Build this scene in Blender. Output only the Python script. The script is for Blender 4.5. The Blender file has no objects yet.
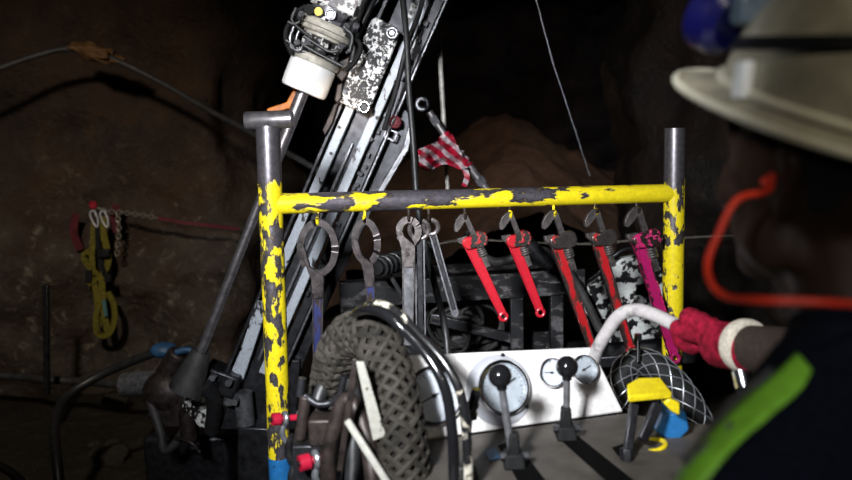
import bpy, bmesh, math, random
from mathutils import Vector, Matrix, noise, Quaternion
from mathutils.bvhtree import BVHTree
random.seed(7)
R = math.radians
scene = bpy.context.scene
COL = scene.collection
V = Vector

# ------------------------------------------------------------------ camera
FPX = 800.0
cam_d = bpy.data.cameras.new('camera'); cam = bpy.data.objects.new('camera', cam_d); COL.objects.link(cam)
cam_d.sensor_width = 36; cam_d.lens = FPX * 36 / 852
CAMR = (Matrix.Rotation(R(82), 4, 'X') @ Matrix.Rotation(R(-1.5), 4, 'Z'))
cam.matrix_world = Matrix.Translation((0, 0, 1.65)) @ CAMR
cam_d.clip_start = 0.05; cam_d.clip_end = 60
cam_d.dof.use_dof = True; cam_d.dof.focus_distance = 2.3; cam_d.dof.aperture_fstop = 2.9
scene.camera = cam
EYE = V((0, 0, 1.65))
def ray(px, py):
    return CAMR.to_3x3() @ V(((px - 426) / FPX, -(py - 240) / FPX, -1))
def P(px, py, Y):            # the place seen at a pixel, Y metres into the tunnel
    d = ray(px, py); return EYE + d * (Y / d.y)
def PZ(px, py, z):           # the place seen at a pixel on the level z
    d = ray(px, py); return EYE + d * ((z - EYE.z) / d.z)

# ------------------------------------------------------------------ materials
def nt_new(name):
    m = bpy.data.materials.new(name); m.use_nodes = True
    nt = m.node_tree; nt.nodes.clear()
    out = nt.nodes.new('ShaderNodeOutputMaterial'); b = nt.nodes.new('ShaderNodeBsdfPrincipled')
    nt.links.new(b.outputs[0], out.inputs[0])
    return m, nt, b
def N(nt, t, **k):
    n = nt.nodes.new(t)
    for a, v in k.items(): setattr(n, a, v)
    return n
def coords(nt, scale=(1, 1, 1), rot=(0, 0, 0)):
    tc = N(nt, 'ShaderNodeTexCoord'); mp = N(nt, 'ShaderNodeMapping')
    nt.links.new(tc.outputs['Object'], mp.inputs[0])
    mp.inputs['Scale'].default_value = scale; mp.inputs['Rotation'].default_value = rot
    return mp.outputs[0]
def noise_f(nt, vec, scale, detail=6, rough=.6):
    n = N(nt, 'ShaderNodeTexNoise'); n.inputs['Scale'].default_value = scale
    n.inputs['Detail'].default_value = detail; n.inputs['Roughness'].default_value = rough
    nt.links.new(vec, n.inputs['Vector']); return n.outputs['Fac']
def ramp(nt, fac, a, b, ca=(0, 0, 0, 1), cb=(1, 1, 1, 1)):
    r = N(nt, 'ShaderNodeValToRGB'); r.color_ramp.elements[0].position = a; r.color_ramp.elements[1].position = b
    r.color_ramp.elements[0].color = ca; r.color_ramp.elements[1].color = cb
    nt.links.new(fac, r.inputs[0]); return r.outputs[0]
def mixc(nt, fac, a, b):
    m = N(nt, 'ShaderNodeMix', data_type='RGBA')
    for s, i in ((fac, 0), (a, 6), (b, 7)):
        if hasattr(s, 'links'): nt.links.new(s, m.inputs[i])
        else: m.inputs[i].default_value = s if i == 0 else (*s, 1)
    return m.outputs[2]
def math_(nt, op, a, b):
    m = N(nt, 'ShaderNodeMath', operation=op)
    for i, s in enumerate((a, b)):
        if hasattr(s, 'links'): nt.links.new(s, m.inputs[i])
        else: m.inputs[i].default_value = s
    return m.outputs[0]
def bump(nt, b, h, strength=.3, dist=.01):
    n = N(nt, 'ShaderNodeBump'); n.inputs['Strength'].default_value = strength; n.inputs['Distance'].default_value = dist
    nt.links.new(h, n.inputs['Height']); nt.links.new(n.outputs[0], b.inputs['Normal'])
def plain(name, c, rough=.5, metal=0, var=.25, scale=30, bs=.1, dark=None, spec=.5):
    m, nt, b = nt_new(name); v = coords(nt); b.inputs['Specular IOR Level'].default_value = spec
    f = noise_f(nt, v, scale)
    lo = dark or tuple(x * (1 - var * 1.6) for x in c); hi = tuple(min(1, x * (1 + var)) for x in c)
    nt.links.new(mixc(nt, ramp(nt, f, .3, .7), lo, hi), b.inputs['Base Color'])
    b.inputs['Roughness'].default_value = rough; b.inputs['Metallic'].default_value = metal
    if bs: bump(nt, b, f, bs, .004)
    return m
def chip(name, paint, under, scale=25, th=.5, stretch=(1, 1, 1), um=.85, ur=.3, pr=.33, grad=None, rust=(.05, .025, .012), edge=.012):
    """worn paint: flakes missing down to the metal; grad=(axis, pos, width, amount) bares one end"""
    m, nt, b = nt_new(name); v = coords(nt, stretch)
    f = noise_f(nt, v, scale, 8, .62); f2 = noise_f(nt, coords(nt), scale * .22, 3)
    t = math_(nt, 'ADD', math_(nt, 'MULTIPLY', f, .65), math_(nt, 'MULTIPLY', f2, .35))
    if grad:
        sep = N(nt, 'ShaderNodeSeparateXYZ'); tc = N(nt, 'ShaderNodeTexCoord'); nt.links.new(tc.outputs['Object'], sep.inputs[0])
        for ax, pos, wd, am in grad:
            mr = N(nt, 'ShaderNodeMapRange'); nt.links.new(sep.outputs[ax], mr.inputs[0])
            mr.inputs[1].default_value = pos; mr.inputs[2].default_value = pos + wd; mr.inputs[3].default_value = 0; mr.inputs[4].default_value = am
            t = math_(nt, 'SUBTRACT', t, mr.outputs[0])
    mask = ramp(nt, t, th - edge, th + edge)           # 1 = paint
    rim = ramp(nt, t, th - edge * 5, th - edge)
    fine = noise_f(nt, coords(nt), 90, 4)
    und = mixc(nt, ramp(nt, fine, .35, .7), tuple(x * .6 for x in under), under)
    und = mixc(nt, math_(nt, 'MULTIPLY', rim, .6), und, rust)
    pnt = mixc(nt, ramp(nt, fine, .3, .75), tuple(x * .72 for x in paint), paint)
    nt.links.new(mixc(nt, mask, und, pnt), b.inputs['Base Color'])
    inv = math_(nt, 'SUBTRACT', 1.0, mask)
    nt.links.new(math_(nt, 'MULTIPLY', inv, um), b.inputs['Metallic'])
    nt.links.new(math_(nt, 'ADD', math_(nt, 'MULTIPLY', mask, pr - ur), ur), b.inputs['Roughness'])
    bump(nt, b, mask, .5, .0012)
    return m
def rock(name, c1, c2, c3, stain=0, scale=1.0, wet=.62):
    m, nt, b = nt_new(name); v = coords(nt)
    f = noise_f(nt, v, 1.3 * scale, 8, .65); g = noise_f(nt, v, 5 * scale, 8, .7); h = noise_f(nt, v, 22 * scale, 6, .7)
    c = mixc(nt, ramp(nt, f, .38, .62), c1, c2); c = mixc(nt, math_(nt, 'MULTIPLY', ramp(nt, g, .52, .7), .8), c, c3)
    if stain:
        sep = N(nt, 'ShaderNodeSeparateXYZ'); nt.links.new(v, sep.inputs[0])
        mr = N(nt, 'ShaderNodeMapRange'); nt.links.new(sep.outputs[2], mr.inputs[0])
        mr.inputs[1].default_value = 1.75; mr.inputs[2].default_value = .95; mr.inputs[3].default_value = 0; mr.inputs[4].default_value = 1
        vo = N(nt, 'ShaderNodeTexNoise'); vo.inputs['Scale'].default_value = 11; vo.inputs['Detail'].default_value = 12; vo.inputs['Roughness'].default_value = .72
        vo.inputs['Distortion'].default_value = .6; nt.links.new(v, vo.inputs[0])
        c = mixc(nt, math_(nt, 'MULTIPLY', math_(nt, 'MULTIPLY', ramp(nt, g, .40, .62), mr.outputs[0]), .7), c, (.085, .070, .055)); vein = ramp(nt, vo.outputs['Fac'], .56, .74)
        c = mixc(nt, math_(nt, 'MULTIPLY', math_(nt, 'MULTIPLY', vein, mr.outputs[0]), stain), c, (.32, .27, .21))
    nt.links.new(c, b.inputs['Base Color'])
    b.inputs['Roughness'].default_value = wet
    bump(nt, b, math_(nt, 'ADD', g, math_(nt, 'MULTIPLY', h, .4)), .7, .07)
    return m

M = {}
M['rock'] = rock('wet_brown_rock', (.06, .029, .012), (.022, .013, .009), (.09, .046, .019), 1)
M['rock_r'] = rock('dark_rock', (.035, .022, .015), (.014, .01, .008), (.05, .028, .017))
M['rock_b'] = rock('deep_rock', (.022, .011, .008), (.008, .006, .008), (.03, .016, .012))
M['mud'] = rock('muddy_ground', (.03, .023, .013), (.015, .012, .008), (.05, .036, .02), 0, 2, .5)
M['muck'] = rock('broken_ore_pile', (.22, .12, .075), (.15, .085, .055), (.27, .16, .10), 0, 4, .85)
YEL = (.86, .68, .015); BARE = (.36, .33, .36)
ZL = P(268, 168, 2.1).z; ZR = P(674, 172, 2.4).z
M['post_l'] = chip('chipped_yellow_paint_left', YEL, BARE, 38, .497, (1, 1, .45), grad=[(2, ZL - .04, .07, .3)])
M['post_r'] = chip('chipped_yellow_paint_right', YEL, BARE, 36, .468, (1, 1, .5), grad=[(2, ZR - .03, .05, .3)])
M['bar'] = chip('scraped_yellow_paint', YEL, (.40, .36, .41), 30, .40, (.35, 1, 1), grad=[(0, .05, .08, .11), (2, -.019, .012, .07), (0, .42, .15, -.06), (0, .82, .1, -.12)])
M['bare'] = plain('bare_scuffed_steel', (.42, .39, .40), .3, .85, .3, 40)
M['blue_p'] = chip('chipped_blue_paint', (.02, .16, .42), (.1, .09, .08), 30, .42)
M['steel_d'] = plain('oily_dark_steel', (.04, .04, .045), .38, .7, .4, 35, .2)
M['steel_r'] = plain('rusty_brown_steel', (.035, .025, .022), .5, .4, .5, 40, .3)
M['steel_m'] = plain('worn_grey_steel', (.2, .2, .215), .33, .6, .35, 50, .15)
M['chrome'] = plain('bright_steel', (.7, .7, .72), .18, 1, .1, 30, 0)
M['rail'] = chip('rail_grey_white_paint', (.5, .54, .60), (.07, .08, .09), 40, .43, (1, 1, .4), .6)
M['white_chip'] = chip('white_paint_flaked', (.68, .68, .66), (.05, .05, .055), 34, .5, um=.5, edge=.008)
M['white_flk'] = chip('white_paint_heavily_flaked', (.75, .77, .75), (.02, .02, .022), 22, .5, um=.2, edge=.005)
M['white'] = chip('white_painted_steel', (.82, .79, .77), (.2, .14, .1), 20, .30, um=.3)
M['chuckw'] = plain('clean_white_paint', (.85, .85, .84), .35, 0, .06, 12, 0)
M['cream'] = plain('dusty_cream_paint', (.5, .47, .4), .45, 0, .35, 18, .15)
M['deck'] = plain('black_rubber_deck', (.075, .065, .055), .6, 0, .3, 14, .3)
M['slot'] = plain('slot_shade_black', (.003, .003, .003), .9, 0, .1, 20, 0, spec=.05)
M['black'] = plain('gloss_black_plastic', (.008, .008, .009), .12, 0, .1, 20, 0)
M['rubber'] = plain('black_rubber_hose', (.018, .018, .019), .45, 0, .3, 30, .2)
M['rubber_d'] = plain('dusty_rubber_hose', (.035, .033, .033), .6, 0, .4, 22, .2)
M['core'] = plain('dusty_hose_core', (.013, .011, .009), .8, 0, .4, 40, .3, spec=.2)
M['boot'] = plain('black_rubber_boot', (.010, .010, .010), .7, 0, .3, 40, .2, spec=.2)
M['plate'] = chip('white_plate_speckled', (.72, .72, .71), (.03, .03, .034), 75, .51, um=.1, ur=.6, edge=.006)
M['sock'] = plain('dusty_woven_sleeve', (.030, .026, .021), .75, 0, .5, 30, .3, spec=.2)
M['sockw'] = plain('wire_strand', (.22, .21, .19), .5, .1, .3, 60, .2)
M['wire'] = plain('galvanised_wire', (.32, .33, .35), .35, .7, .3, 60, 0)
M['red'] = chip('worn_red_paint', (.43, .010, .022), (.16, .1, .09), 45, .38, (1, 1, .3), .6)
M['red2'] = chip('scratched_red_paint', (.38, .010, .014), (.09, .07, .065), 45, .465, (1, 1, .25), .6)
M['pink'] = chip('worn_magenta_paint', (.36, .01, .10), (.10, .06, .06), 45, .40, (1, 1, .3), .5)
M['bluew'] = chip('worn_dark_blue_paint', (.018, .024, .10), (.05, .045, .05), 40, .45, (1, 1, .3), .5)
M['jaw'] = plain('worn_jaw_steel', (.11, .095, .092), .4, .6, .4, 60, .3)
M['dial'] = plain('gauge_dial_face', (.62, .66, .72), .4, 0, .12, 25, 0)
M['dialk'] = plain('gauge_dial_grey', (.38, .42, .46), .4, 0, .2, 25, 0)
M['ink'] = plain('black_ink', (.01, .01, .012), .5, 0, .1, 20, 0)
M['glass'], _nt, _b = nt_new('gauge_glass'); _b.inputs['Transmission Weight'].default_value = 1; _b.inputs['Roughness'].default_value = .03; _b.inputs['IOR'].default_value = 1.1; _b.inputs['Alpha'].default_value = .25
M['yel'] = chip('yellow_paint_speckled', YEL, (.04, .03, .02), 70, .36)
M['orange'] = plain('orange_painted_steel', (.7, .2, .02), .5, 0, .3, 25)
M['redpin'] = plain('red_shackle_pin', (.42, .010, .035), .35, 0, .15, 30)
M['navy'] = plain('navy_work_fabric', (.006, .008, .016), .95, 0, .3, 200, .3, spec=.08)
M['lime'] = plain('lime_reflective_tape', (.27, .66, .05), .55, 0, .12, 80, .1)
M['greytape'] = plain('grey_reflective_tape', (.10, .11, .11), .6, 0, .3, 90, .2)
M['skin'] = plain('dark_brown_skin', (.03, .015, .010), .55, 0, .2, 50, .1, spec=.3)
M['sleeve'] = plain('brown_forearm_sleeve', (.045, .032, .026), .9, 0, .2, 120, .3, spec=.15)
M['glovem'] = plain('crimson_glove_knit', (.22, .005, .022), .85, 0, .45, 70, .5, spec=.15)
M['cuff'] = plain('cream_knit_cuff', (.55, .5, .42), .85, 0, .2, 120, .4)
M['helmet'] = plain('worn_ivory_helmet', (.36, .33, .25), .3, 0, .3, 14, .05, dark=(.2, .18, .13))
M['brim'] = plain('ivory_brim', (.62, .58, .45), .35, 0, .15, 14, .05)
M['lampblue'] = plain('blue_lamp_shell', (.006, .006, .075), .3, 0, .2, 30, 0)
M['lampgrey'] = plain('grey_lamp_glass', (.10, .13, .16), .2, 0, .2, 30, 0)
M['cord'] = plain('orange_plug_cord', (.85, .05, .02), .4, 0, .1, 30, 0)
M['hair'] = plain('short_black_hair', (.006, .005, .005), .9, 0, .3, 200, .5)
M['harness'] = plain('yellow_webbing', (.20, .165, .012), .8, 0, .35, 60, .3)
M['cyan'] = plain('faded_teal_strap', (.08, .2, .2), .7, 0, .2, 40, 0)
M['tapered'] = plain('faded_red_tape', (.12, .008, .015), .7, 0, .3, 30, 0)
M['chain'] = plain('dull_chain_steel', (.32, .29, .24), .45, .5, .3, 60, 0)
M['bluehose'] = plain('blue_plastic', (.02, .07, .15), .5, 0, .3, 30, 0)
# striped tape
m, nt, b = nt_new('red_white_barrier_tape'); v = coords(nt, (1, 1, 1), (0, R(52), 0))
w = N(nt, 'ShaderNodeTexWave', bands_direction='X'); w.inputs['Scale'].default_value = 8; w.inputs['Distortion'].default_value = 2.2; nt.links.new(v, w.inputs[0])
nt.links.new(mixc(nt, ramp(nt, w.outputs['Fac'], .5, .56), (.30, .006, .025), (.36, .30, .32)), b.inputs['Base Color']); b.inputs['Roughness'].default_value = .35
M['tape'] = m

# ------------------------------------------------------------------ mesh builder
def frame_z(d):
    return V(d).normalized().to_track_quat('Z', 'Y').to_matrix().to_4x4()
def smooth_path(pts, n=8):
    pts = [V(p) for p in pts]
    if len(pts) < 3: return pts
    q = [pts[0] * 2 - pts[1]] + pts + [pts[-1] * 2 - pts[-2]]; out = []
    for i in range(1, len(q) - 2):
        a, b_, c, d = q[i - 1:i + 3]
        for k in range(n):
            t = k / n
            out.append(.5 * ((2 * b_) + (c - a) * t + (2 * a - 5 * b_ + 4 * c - d) * t * t + (3 * b_ - a - 3 * c + d) * t ** 3))
    out.append(pts[-1]); return out
def path_frames(pts):
    fr = []; n = None
    for i, p in enumerate(pts):
        t = (pts[min(i + 1, len(pts) - 1)] - pts[max(i - 1, 0)]).normalized()
        if n is None: n = t.orthogonal().normalized()
        else: n = (n - t * n.dot(t)).normalized()
        fr.append((p, t, n, t.cross(n)))
    return fr
class MB:
    def __init__(s): s.bm = bmesh.new()
    def _add(s, verts, faces, mx=None):
        vs = [s.bm.verts.new(mx @ V(v) if mx else V(v)) for v in verts]
        for f in faces:
            try: s.bm.faces.new([vs[i] for i in f])
            except ValueError: pass
        return s
    def box(s, c, size, mx=None, taper=1):
        x, y, z = (a / 2 for a in size); c = V(c)
        vs = [c + V((sx * x * (taper if sz > 0 else 1), sy * y * (taper if sz > 0 else 1), sz * z)) for sz in (-1, 1) for sy in (-1, 1) for sx in (-1, 1)]
        return s._add(vs, [(0, 2, 3, 1), (4, 5, 7, 6), (0, 1, 5, 4), (2, 6, 7, 3), (0, 4, 6, 2), (1, 3, 7, 5)], mx)
    def bar(s, p0, p1, w, d, up=(0, 1, 0)):   # rectangular bar: w across, d along up
        p0, p1 = V(p0), V(p1); z = (p1 - p0).normalized(); y = V(up); y = (y - z * y.dot(z)).normalized(); x = y.cross(z)
        mx = Matrix((x, y, z)).transposed().to_4x4(); mx.translation = (p0 + p1) / 2
        return s.box((0, 0, 0), (w, d, (p1 - p0).length), mx)
    def lathe(s, prof, mx=None, seg=28, caps=True):  # prof [(r, z)]
        vs = []; n = len(prof)
        for r, z in prof:
            for k in range(seg):
                a = 2 * math.pi * k / seg; vs.append((r * math.cos(a), r * math.sin(a), z))
        fs = []
        for i in range(n - 1):
            for k in range(seg):
                k2 = (k + 1) % seg; fs.append((i * seg + k, i * seg + k2, (i + 1) * seg + k2, (i + 1) * seg + k))
        if caps: fs += [tuple(reversed(range(seg))), tuple(range((n - 1) * seg, n * seg))]
        return s._add(vs, fs, mx)
    def cyl(s, p0, p1, r0, r1=None, seg=20):
        p0, p1 = V(p0), V(p1); mx = frame_z(p1 - p0); mx.translation = p0; L = (p1 - p0).length; r1 = r0 if r1 is None else r1
        return s.lathe([(r0, 0), (r1, L)], mx, seg)
    def tube(s, pts, r, seg=12, n=8, sm=True):
        pts = smooth_path(pts, n) if sm else [V(p) for p in pts]
        fr = path_frames(pts); vs = []; m_ = len(fr)
        for i, (p, t, a, b_) in enumerate(fr):
            rr = r(i / (m_ - 1)) if callable(r) else r
            for k in range(seg):
                th = 2 * math.pi * k / seg; vs.append(p + (a * math.cos(th) + b_ * math.sin(th)) * rr)
        fs = [(i * seg + k, i * seg + (k + 1) % seg, (i + 1) * seg + (k + 1) % seg, (i + 1) * seg + k) for i in range(m_ - 1) for k in range(seg)]
        fs += [tuple(reversed(range(seg))), tuple(range((m_ - 1) * seg, m_ * seg))]
        return s._add(vs, fs)
    def ribbon(s, pts, w, th, nrm, n=6):
        pts = smooth_path(pts, n)
        for a, b_ in zip(pts, pts[1:]):
            d = (b_ - a).normalized() * .001; s.bar(a - d, b_ + d, w, th, nrm)
        return s
    def torus(s, c, ax, R_, r, seg=32, sub=10, arc=(0, 360), mx=None):
        mx = frame_z(ax); mx.translation = V(c); full = arc[1] - arc[0] >= 360
        pts = [mx @ V((R_ * math.cos(R(a)), R_ * math.sin(R(a)), 0)) for a in [arc[0] + (arc[1] - arc[0]) * i / seg for i in range(seg + (0 if full else 1))]]
        if not full: return s.tube(pts, r, sub, sm=False)
        vs = []
        for i in range(seg):
            a = 2 * math.pi * i / seg
            for k in range(sub):
                t = 2 * math.pi * k / sub; vs.append(mx @ V(((R_ + r * math.cos(t)) * math.cos(a), (R_ + r * math.cos(t)) * math.sin(a), r * math.sin(t))))
        return s._add(vs, [(i * sub + k, ((i + 1) % seg) * sub + k, ((i + 1) % seg) * sub + (k + 1) % sub, i * sub + (k + 1) % sub) for i in range(seg) for k in range(sub)])
    def sph(s, c, r, mx=None, u=20, v=12):
        m_ = Matrix.Translation(V(c)) @ (mx or Matrix()) @ Matrix.Diagonal((*(r if isinstance(r, (tuple, list)) else (r, r, r)), 1))
        bmesh.ops.create_uvsphere(s.bm, u_segments=u, v_segments=v, radius=1, matrix=m_); return s
    def prism(s, outline, th, mx=None, hole=None):  # outline in xz, thickness along y
        n = len(outline); vs = [(x, -th / 2, z) for x, z in outline] + [(x, th / 2, z) for x, z in outline]
        fs = [tuple(range(n)), tuple(reversed(range(n, 2 * n)))] + [(i, n + i, n + (i + 1) % n, (i + 1) % n) for i in range(n)]
        return s._add(vs, fs, mx)
    def slab(s, corners, th):   # 3D polygon thickened away from its normal
        c = [V(p) for p in corners]; nn = (c[1] - c[0]).cross(c[2] - c[0]).normalized() * th; n = len(c)
        return s._add(c + [p - nn for p in c], [tuple(range(n)), tuple(reversed(range(n, 2 * n)))] + [((i + 1) % n, i, n + i, n + (i + 1) % n) for i in range(n)])
    def limb(s, pts, radii):
        for (a, ra), (b_, rb) in zip(zip(pts, radii), zip(pts[1:], radii[1:])):
            s.cyl(a, b_, ra, rb, 16); s.sph(a, ra, u=16, v=10); s.sph(b_, rb, u=16, v=10)
        return s
    def build(s, name, mat, parent=None, world=True, bevel=0, sharp=35, fuse=0, smooth_it=4, mods=()):
        bmesh.ops.recalc_face_normals(s.bm, faces=s.bm.faces)
        me = bpy.data.meshes.new(name); s.bm.to_mesh(me); s.bm.free()
        if fuse:
            o = bpy.data.objects.new('t', me); COL.objects.link(o)
            md = o.modifiers.new('r', 'REMESH'); md.mode = 'VOXEL'; md.voxel_size = fuse
            if smooth_it: sm = o.modifiers.new('s', 'SMOOTH'); sm.iterations = smooth_it; sm.factor = .6
            dg = bpy.context.evaluated_depsgraph_get(); me2 = bpy.data.meshes.new_from_object(o.evaluated_get(dg))
            bpy.data.objects.remove(o); bpy.data.meshes.remove(me); me = me2; me.name = name
        if parent is not None and world: me.transform(WM(parent).inverted())
        for p in me.polygons: p.use_smooth = True
        if not fuse: me.set_sharp_from_angle(angle=R(sharp))
        me.materials.clear(); me.materials.append(mat)
        o = bpy.data.objects.new(name, me); COL.objects.link(o); o.parent = parent
        if bevel:
            b_ = o.modifiers.new('bevel', 'BEVEL'); b_.width = bevel; b_.segments = 2; b_.limit_method = 'ANGLE'; b_.angle_limit = R(40)
        return o
def WM(o):
    m_ = o.matrix_basis.copy()
    while o.parent: o = o.parent; m_ = o.matrix_basis @ m_
    return m_
def loose(o, name=None):     # one object for every separate piece
    me = o.data; bm = bmesh.new(); bm.from_mesh(me); seen = set(); isl = []
    for v in bm.verts:
        if v.index in seen: continue
        st = [v]; g = set()
        while st:
            q = st.pop()
            if q.index in g: continue
            g.add(q.index); st += [e.other_vert(q) for e in q.link_edges]
        seen |= g; isl.append(g)
    for k, g in enumerate(isl):
        c = bm.copy(); c.verts.ensure_lookup_table(); bmesh.ops.delete(c, geom=[v for v in c.verts if v.index not in g], context='VERTS')
        if k == 0: c0 = c; continue
        m2 = bpy.data.meshes.new(name or o.name); c.to_mesh(m2); c.free(); m2.materials.append(me.materials[0])
        for p in m2.polygons: p.use_smooth = True
        m2.set_sharp_from_angle(angle=R(35)); n = o.copy(); n.data = m2; COL.objects.link(n)
    c0.to_mesh(me); c0.free(); bm.free(); me.set_sharp_from_angle(angle=R(35))
    return o
def tag(o, label, cat, group=None, kind=None):
    o['label'] = label
    if cat: o['category'] = cat
    if group: o['group'] = group
    if kind: o['kind'] = kind
    return o
def thing(name, label, cat, loc=(0, 0, 0), group=None, rot=None):
    o = bpy.data.objects.new(name, None); COL.objects.link(o); o.empty_display_size = .05
    o.matrix_basis = Matrix.Translation(V(loc)) @ (rot or Matrix())
    return tag(o, label, cat, group)
def dup(root, label, mx):
    r = root.copy(); COL.objects.link(r); r['label'] = label; r.matrix_basis = mx
    for ch in [c for c in bpy.data.objects if c.parent == root]:
        c = ch.copy(); COL.objects.link(c); c.parent = r
        for g in [c2 for c2 in bpy.data.objects if c2.parent == ch]:
            d = g.copy(); COL.objects.link(d); d.parent = c
    return r

# ------------------------------------------------------------------ the tunnel
def fbm(p, sc, oc=6): return noise.fractal(p * sc, 1.0, 2.0, oc, noise_basis='PERLIN_ORIGINAL')
def rockpos(p, n, amp):
    cr = noise.voronoi(p * 1.6)[0]
    return p + n * amp * (fbm(p, .8) * 1.0 + .35 * fbm(p + V((9, 3, 1)), 3.0) - .5 * (cr[1] - cr[0]))
def wall(name, line, z0, z1, mat, step=.06, amp=.22):
    pts = [V((x, y, 0)) for x, y in line]; pts = smooth_path(pts, 10)
    res = [pts[0]]
    for a, b_ in zip(pts, pts[1:]):
        k = max(1, int((b_ - a).length / step))
        res += [a.lerp(b_, (i + 1) / k) for i in range(k)]
    bm = MB(); nz = int((z1 - z0) / step); vs = []
    for i, p in enumerate(res):
        t = (res[min(i + 1, len(res) - 1)] - res[max(0, i - 1)]).normalized(); n = V((t.y, -t.x, 0))
        for k in range(nz + 1):
            z = z0 + (z1 - z0) * k / nz; q = V((p.x, p.y, z)) + n * (.25 * max(0, (z - 1.8)) ** 2 * .5)
            vs.append(rockpos(q, n, amp))
    fs = [(i * (nz + 1) + k, (i + 1) * (nz + 1) + k, (i + 1) * (nz + 1) + k + 1, i * (nz + 1) + k + 1) for i in range(len(res) - 1) for k in range(nz)]
    bm._add(vs, fs); o = bm.build(name, mat, sharp=180); o['kind'] = 'structure'; return o
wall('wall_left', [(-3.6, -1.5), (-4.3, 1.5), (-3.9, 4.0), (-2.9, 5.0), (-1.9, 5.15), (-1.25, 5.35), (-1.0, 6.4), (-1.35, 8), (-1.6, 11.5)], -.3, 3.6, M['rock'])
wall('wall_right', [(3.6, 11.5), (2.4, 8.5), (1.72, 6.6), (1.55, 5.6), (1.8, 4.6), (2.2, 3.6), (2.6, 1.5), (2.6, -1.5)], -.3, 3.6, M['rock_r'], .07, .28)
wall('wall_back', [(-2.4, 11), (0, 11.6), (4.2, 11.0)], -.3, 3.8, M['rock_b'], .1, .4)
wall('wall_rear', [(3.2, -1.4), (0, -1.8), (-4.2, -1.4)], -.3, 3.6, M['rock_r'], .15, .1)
def sheet(name, x0, x1, y0, y1, z, mat, step, amp, up=1):
    nx, ny = int((x1 - x0) / step), int((y1 - y0) / step); vs = []
    for j in range(ny + 1):
        for i in range(nx + 1):
            p = V((x0 + (x1 - x0) * i / nx, y0 + (y1 - y0) * j / ny, z))
            vs.append(p + V((0, 0, amp * (fbm(p, 1.2) + .3 * fbm(p, 5)) - (amp * .6 if up > 0 else 0))))
    fs = [(j * (nx + 1) + i, j * (nx + 1) + i + 1, (j + 1) * (nx + 1) + i + 1, (j + 1) * (nx + 1) + i) for j in range(ny) for i in range(nx)]
    b_ = MB(); b_._add(vs, fs); o = b_.build(name, mat, sharp=180); o['kind'] = 'structure'; return o
sheet('floor', -5, 4.5, -2, 12, 0, M['mud'], .08, .05)
sheet('ceiling', -5, 4.5, -2, 12, 3.25, M['rock_r'], .12, .25, -1)

# ore pile in the depth of the tunnel
b = MB(); vs = []; nx, ny = 90, 60
for j in range(ny + 1):
    for i in range(nx + 1):
        x = -1.6 + 4.8 * i / nx; y = 6.6 + 4.0 * j / ny
        h = 1.78 - .42 * abs(x - .95) - .30 * abs(y - 9.2) ** 1.1 - (.16 * max(0, x - .95))
        h += .10 * fbm(V((x, y, 0)), 2.2) + .03 * fbm(V((x, y, 5)), 9)
        vs.append((x, y, max(-.3, h)))
b._add(vs, [(j * (nx + 1) + i, j * (nx + 1) + i + 1, (j + 1) * (nx + 1) + i + 1, (j + 1) * (nx + 1) + i) for j in range(ny) for i in range(nx)])
tag(b.build('ore_pile', M['muck'], sharp=180), 'sloping heap of brown broken rock at the far end of the tunnel', 'rock pile', kind='stuff')

# ------------------------------------------------------------------ tool rack
YL, YR = 2.1, 2.4
pl = P(272, 204, YL); pr = P(674, 193, YR)
barz = (pl.z + pr.z) / 2
topL = P(269, 126, YL).z; topR = P(674, 128, YR).z
rack = thing('tool_rack', 'scuffed yellow tubular steel rack with five red wrenches and four dark wrenches hung on it', 'tool rack', (pl.x, pl.y, 0))
xl2 = P(279, 440, YL).x; xl = (pl.x + xl2) / 2; xr = pr.x
PR_ = .0315
zbl = P(276, 456, YL).z; zbr = P(675, 402, YR).z
def pipe_post(x, y, z0, z1): return MB().cyl((x, y, z0), (x, y, z1), PR_, seg=32)
L0 = V((xl - .012, YL, 0))
# the tube leans a little, following the bent rack
def lean(x0, y0, z0, x1, y1, z1, r=PR_): return MB().cyl((x0, y0, z0), (x1, y1, z1), r, seg=32)
lean(xl2, YL, zbl, pl.x, YL, topL).build('post', M['post_l'], rack)
lean(xl2 + .004, YL, 0, xl2, YL, zbl, PR_ + .001).build('post_foot', M['blue_p'], rack)['label'] = 'blue painted foot of the left post'
lean(xr + .004, YR, zbr, xr, YR, topR).build('post', M['post_r'], rack)
lean(xr + .004, YR, 0, xr + .004, YR, zbr, PR_ + .001).build('post_foot', M['blue_p'], rack)['label'] = 'blue painted foot of the right post'
A = V((pl.x, YL, pl.z)); B = V((pr.x, YR, pr.z)); BD = (B - A).normalized()
_o = MB().cyl((0, 0, 0), ((B - A).length, 0, 0), .0275, seg=40).build('crossbar', M['bar'], rack, world=False)
_o.matrix_basis = WM(rack).inverted() @ Matrix.Translation(A) @ BD.to_track_quat('X', 'Z').to_matrix().to_4x4()
b = MB(); h0 = P(245, 121, YL); h1 = P(293, 119, YL); hx = (h1 - h0).normalized()
mx = frame_z(hx); mx.translation = h0; Lh = (h1 - h0).length
b.lathe([(.016, .004), (.0215, 0), (.0235, .003), (.0235, Lh - .003), (.021, Lh)], mx, 32); b.build('cross_handle', M['bare'], rack)['label'] = 'bare steel cross handle on top of the left post'
def bar_at(px):        # point of the crossbar axis seen at this column
    best = min((((A + (B - A) * (i / 400)), i) for i in range(401)), key=lambda q: abs((lambda c: c.x / -c.z * FPX + 426)(CAMR.to_3x3().inverted() @ (q[0] - EYE)) - px))
    return best[0]
hooks = [(318, 'm'), (365, 'm'), (408, 'd'), (428, 'd'), (464, 'd'), (509, 'm'), (553, 'm'), (594, 'm'), (636, 'd')]
M['peg'] = chip('worn_yellow_peg', YEL, (.12, .09, .07), 60, .5)
hookpos = []
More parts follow.
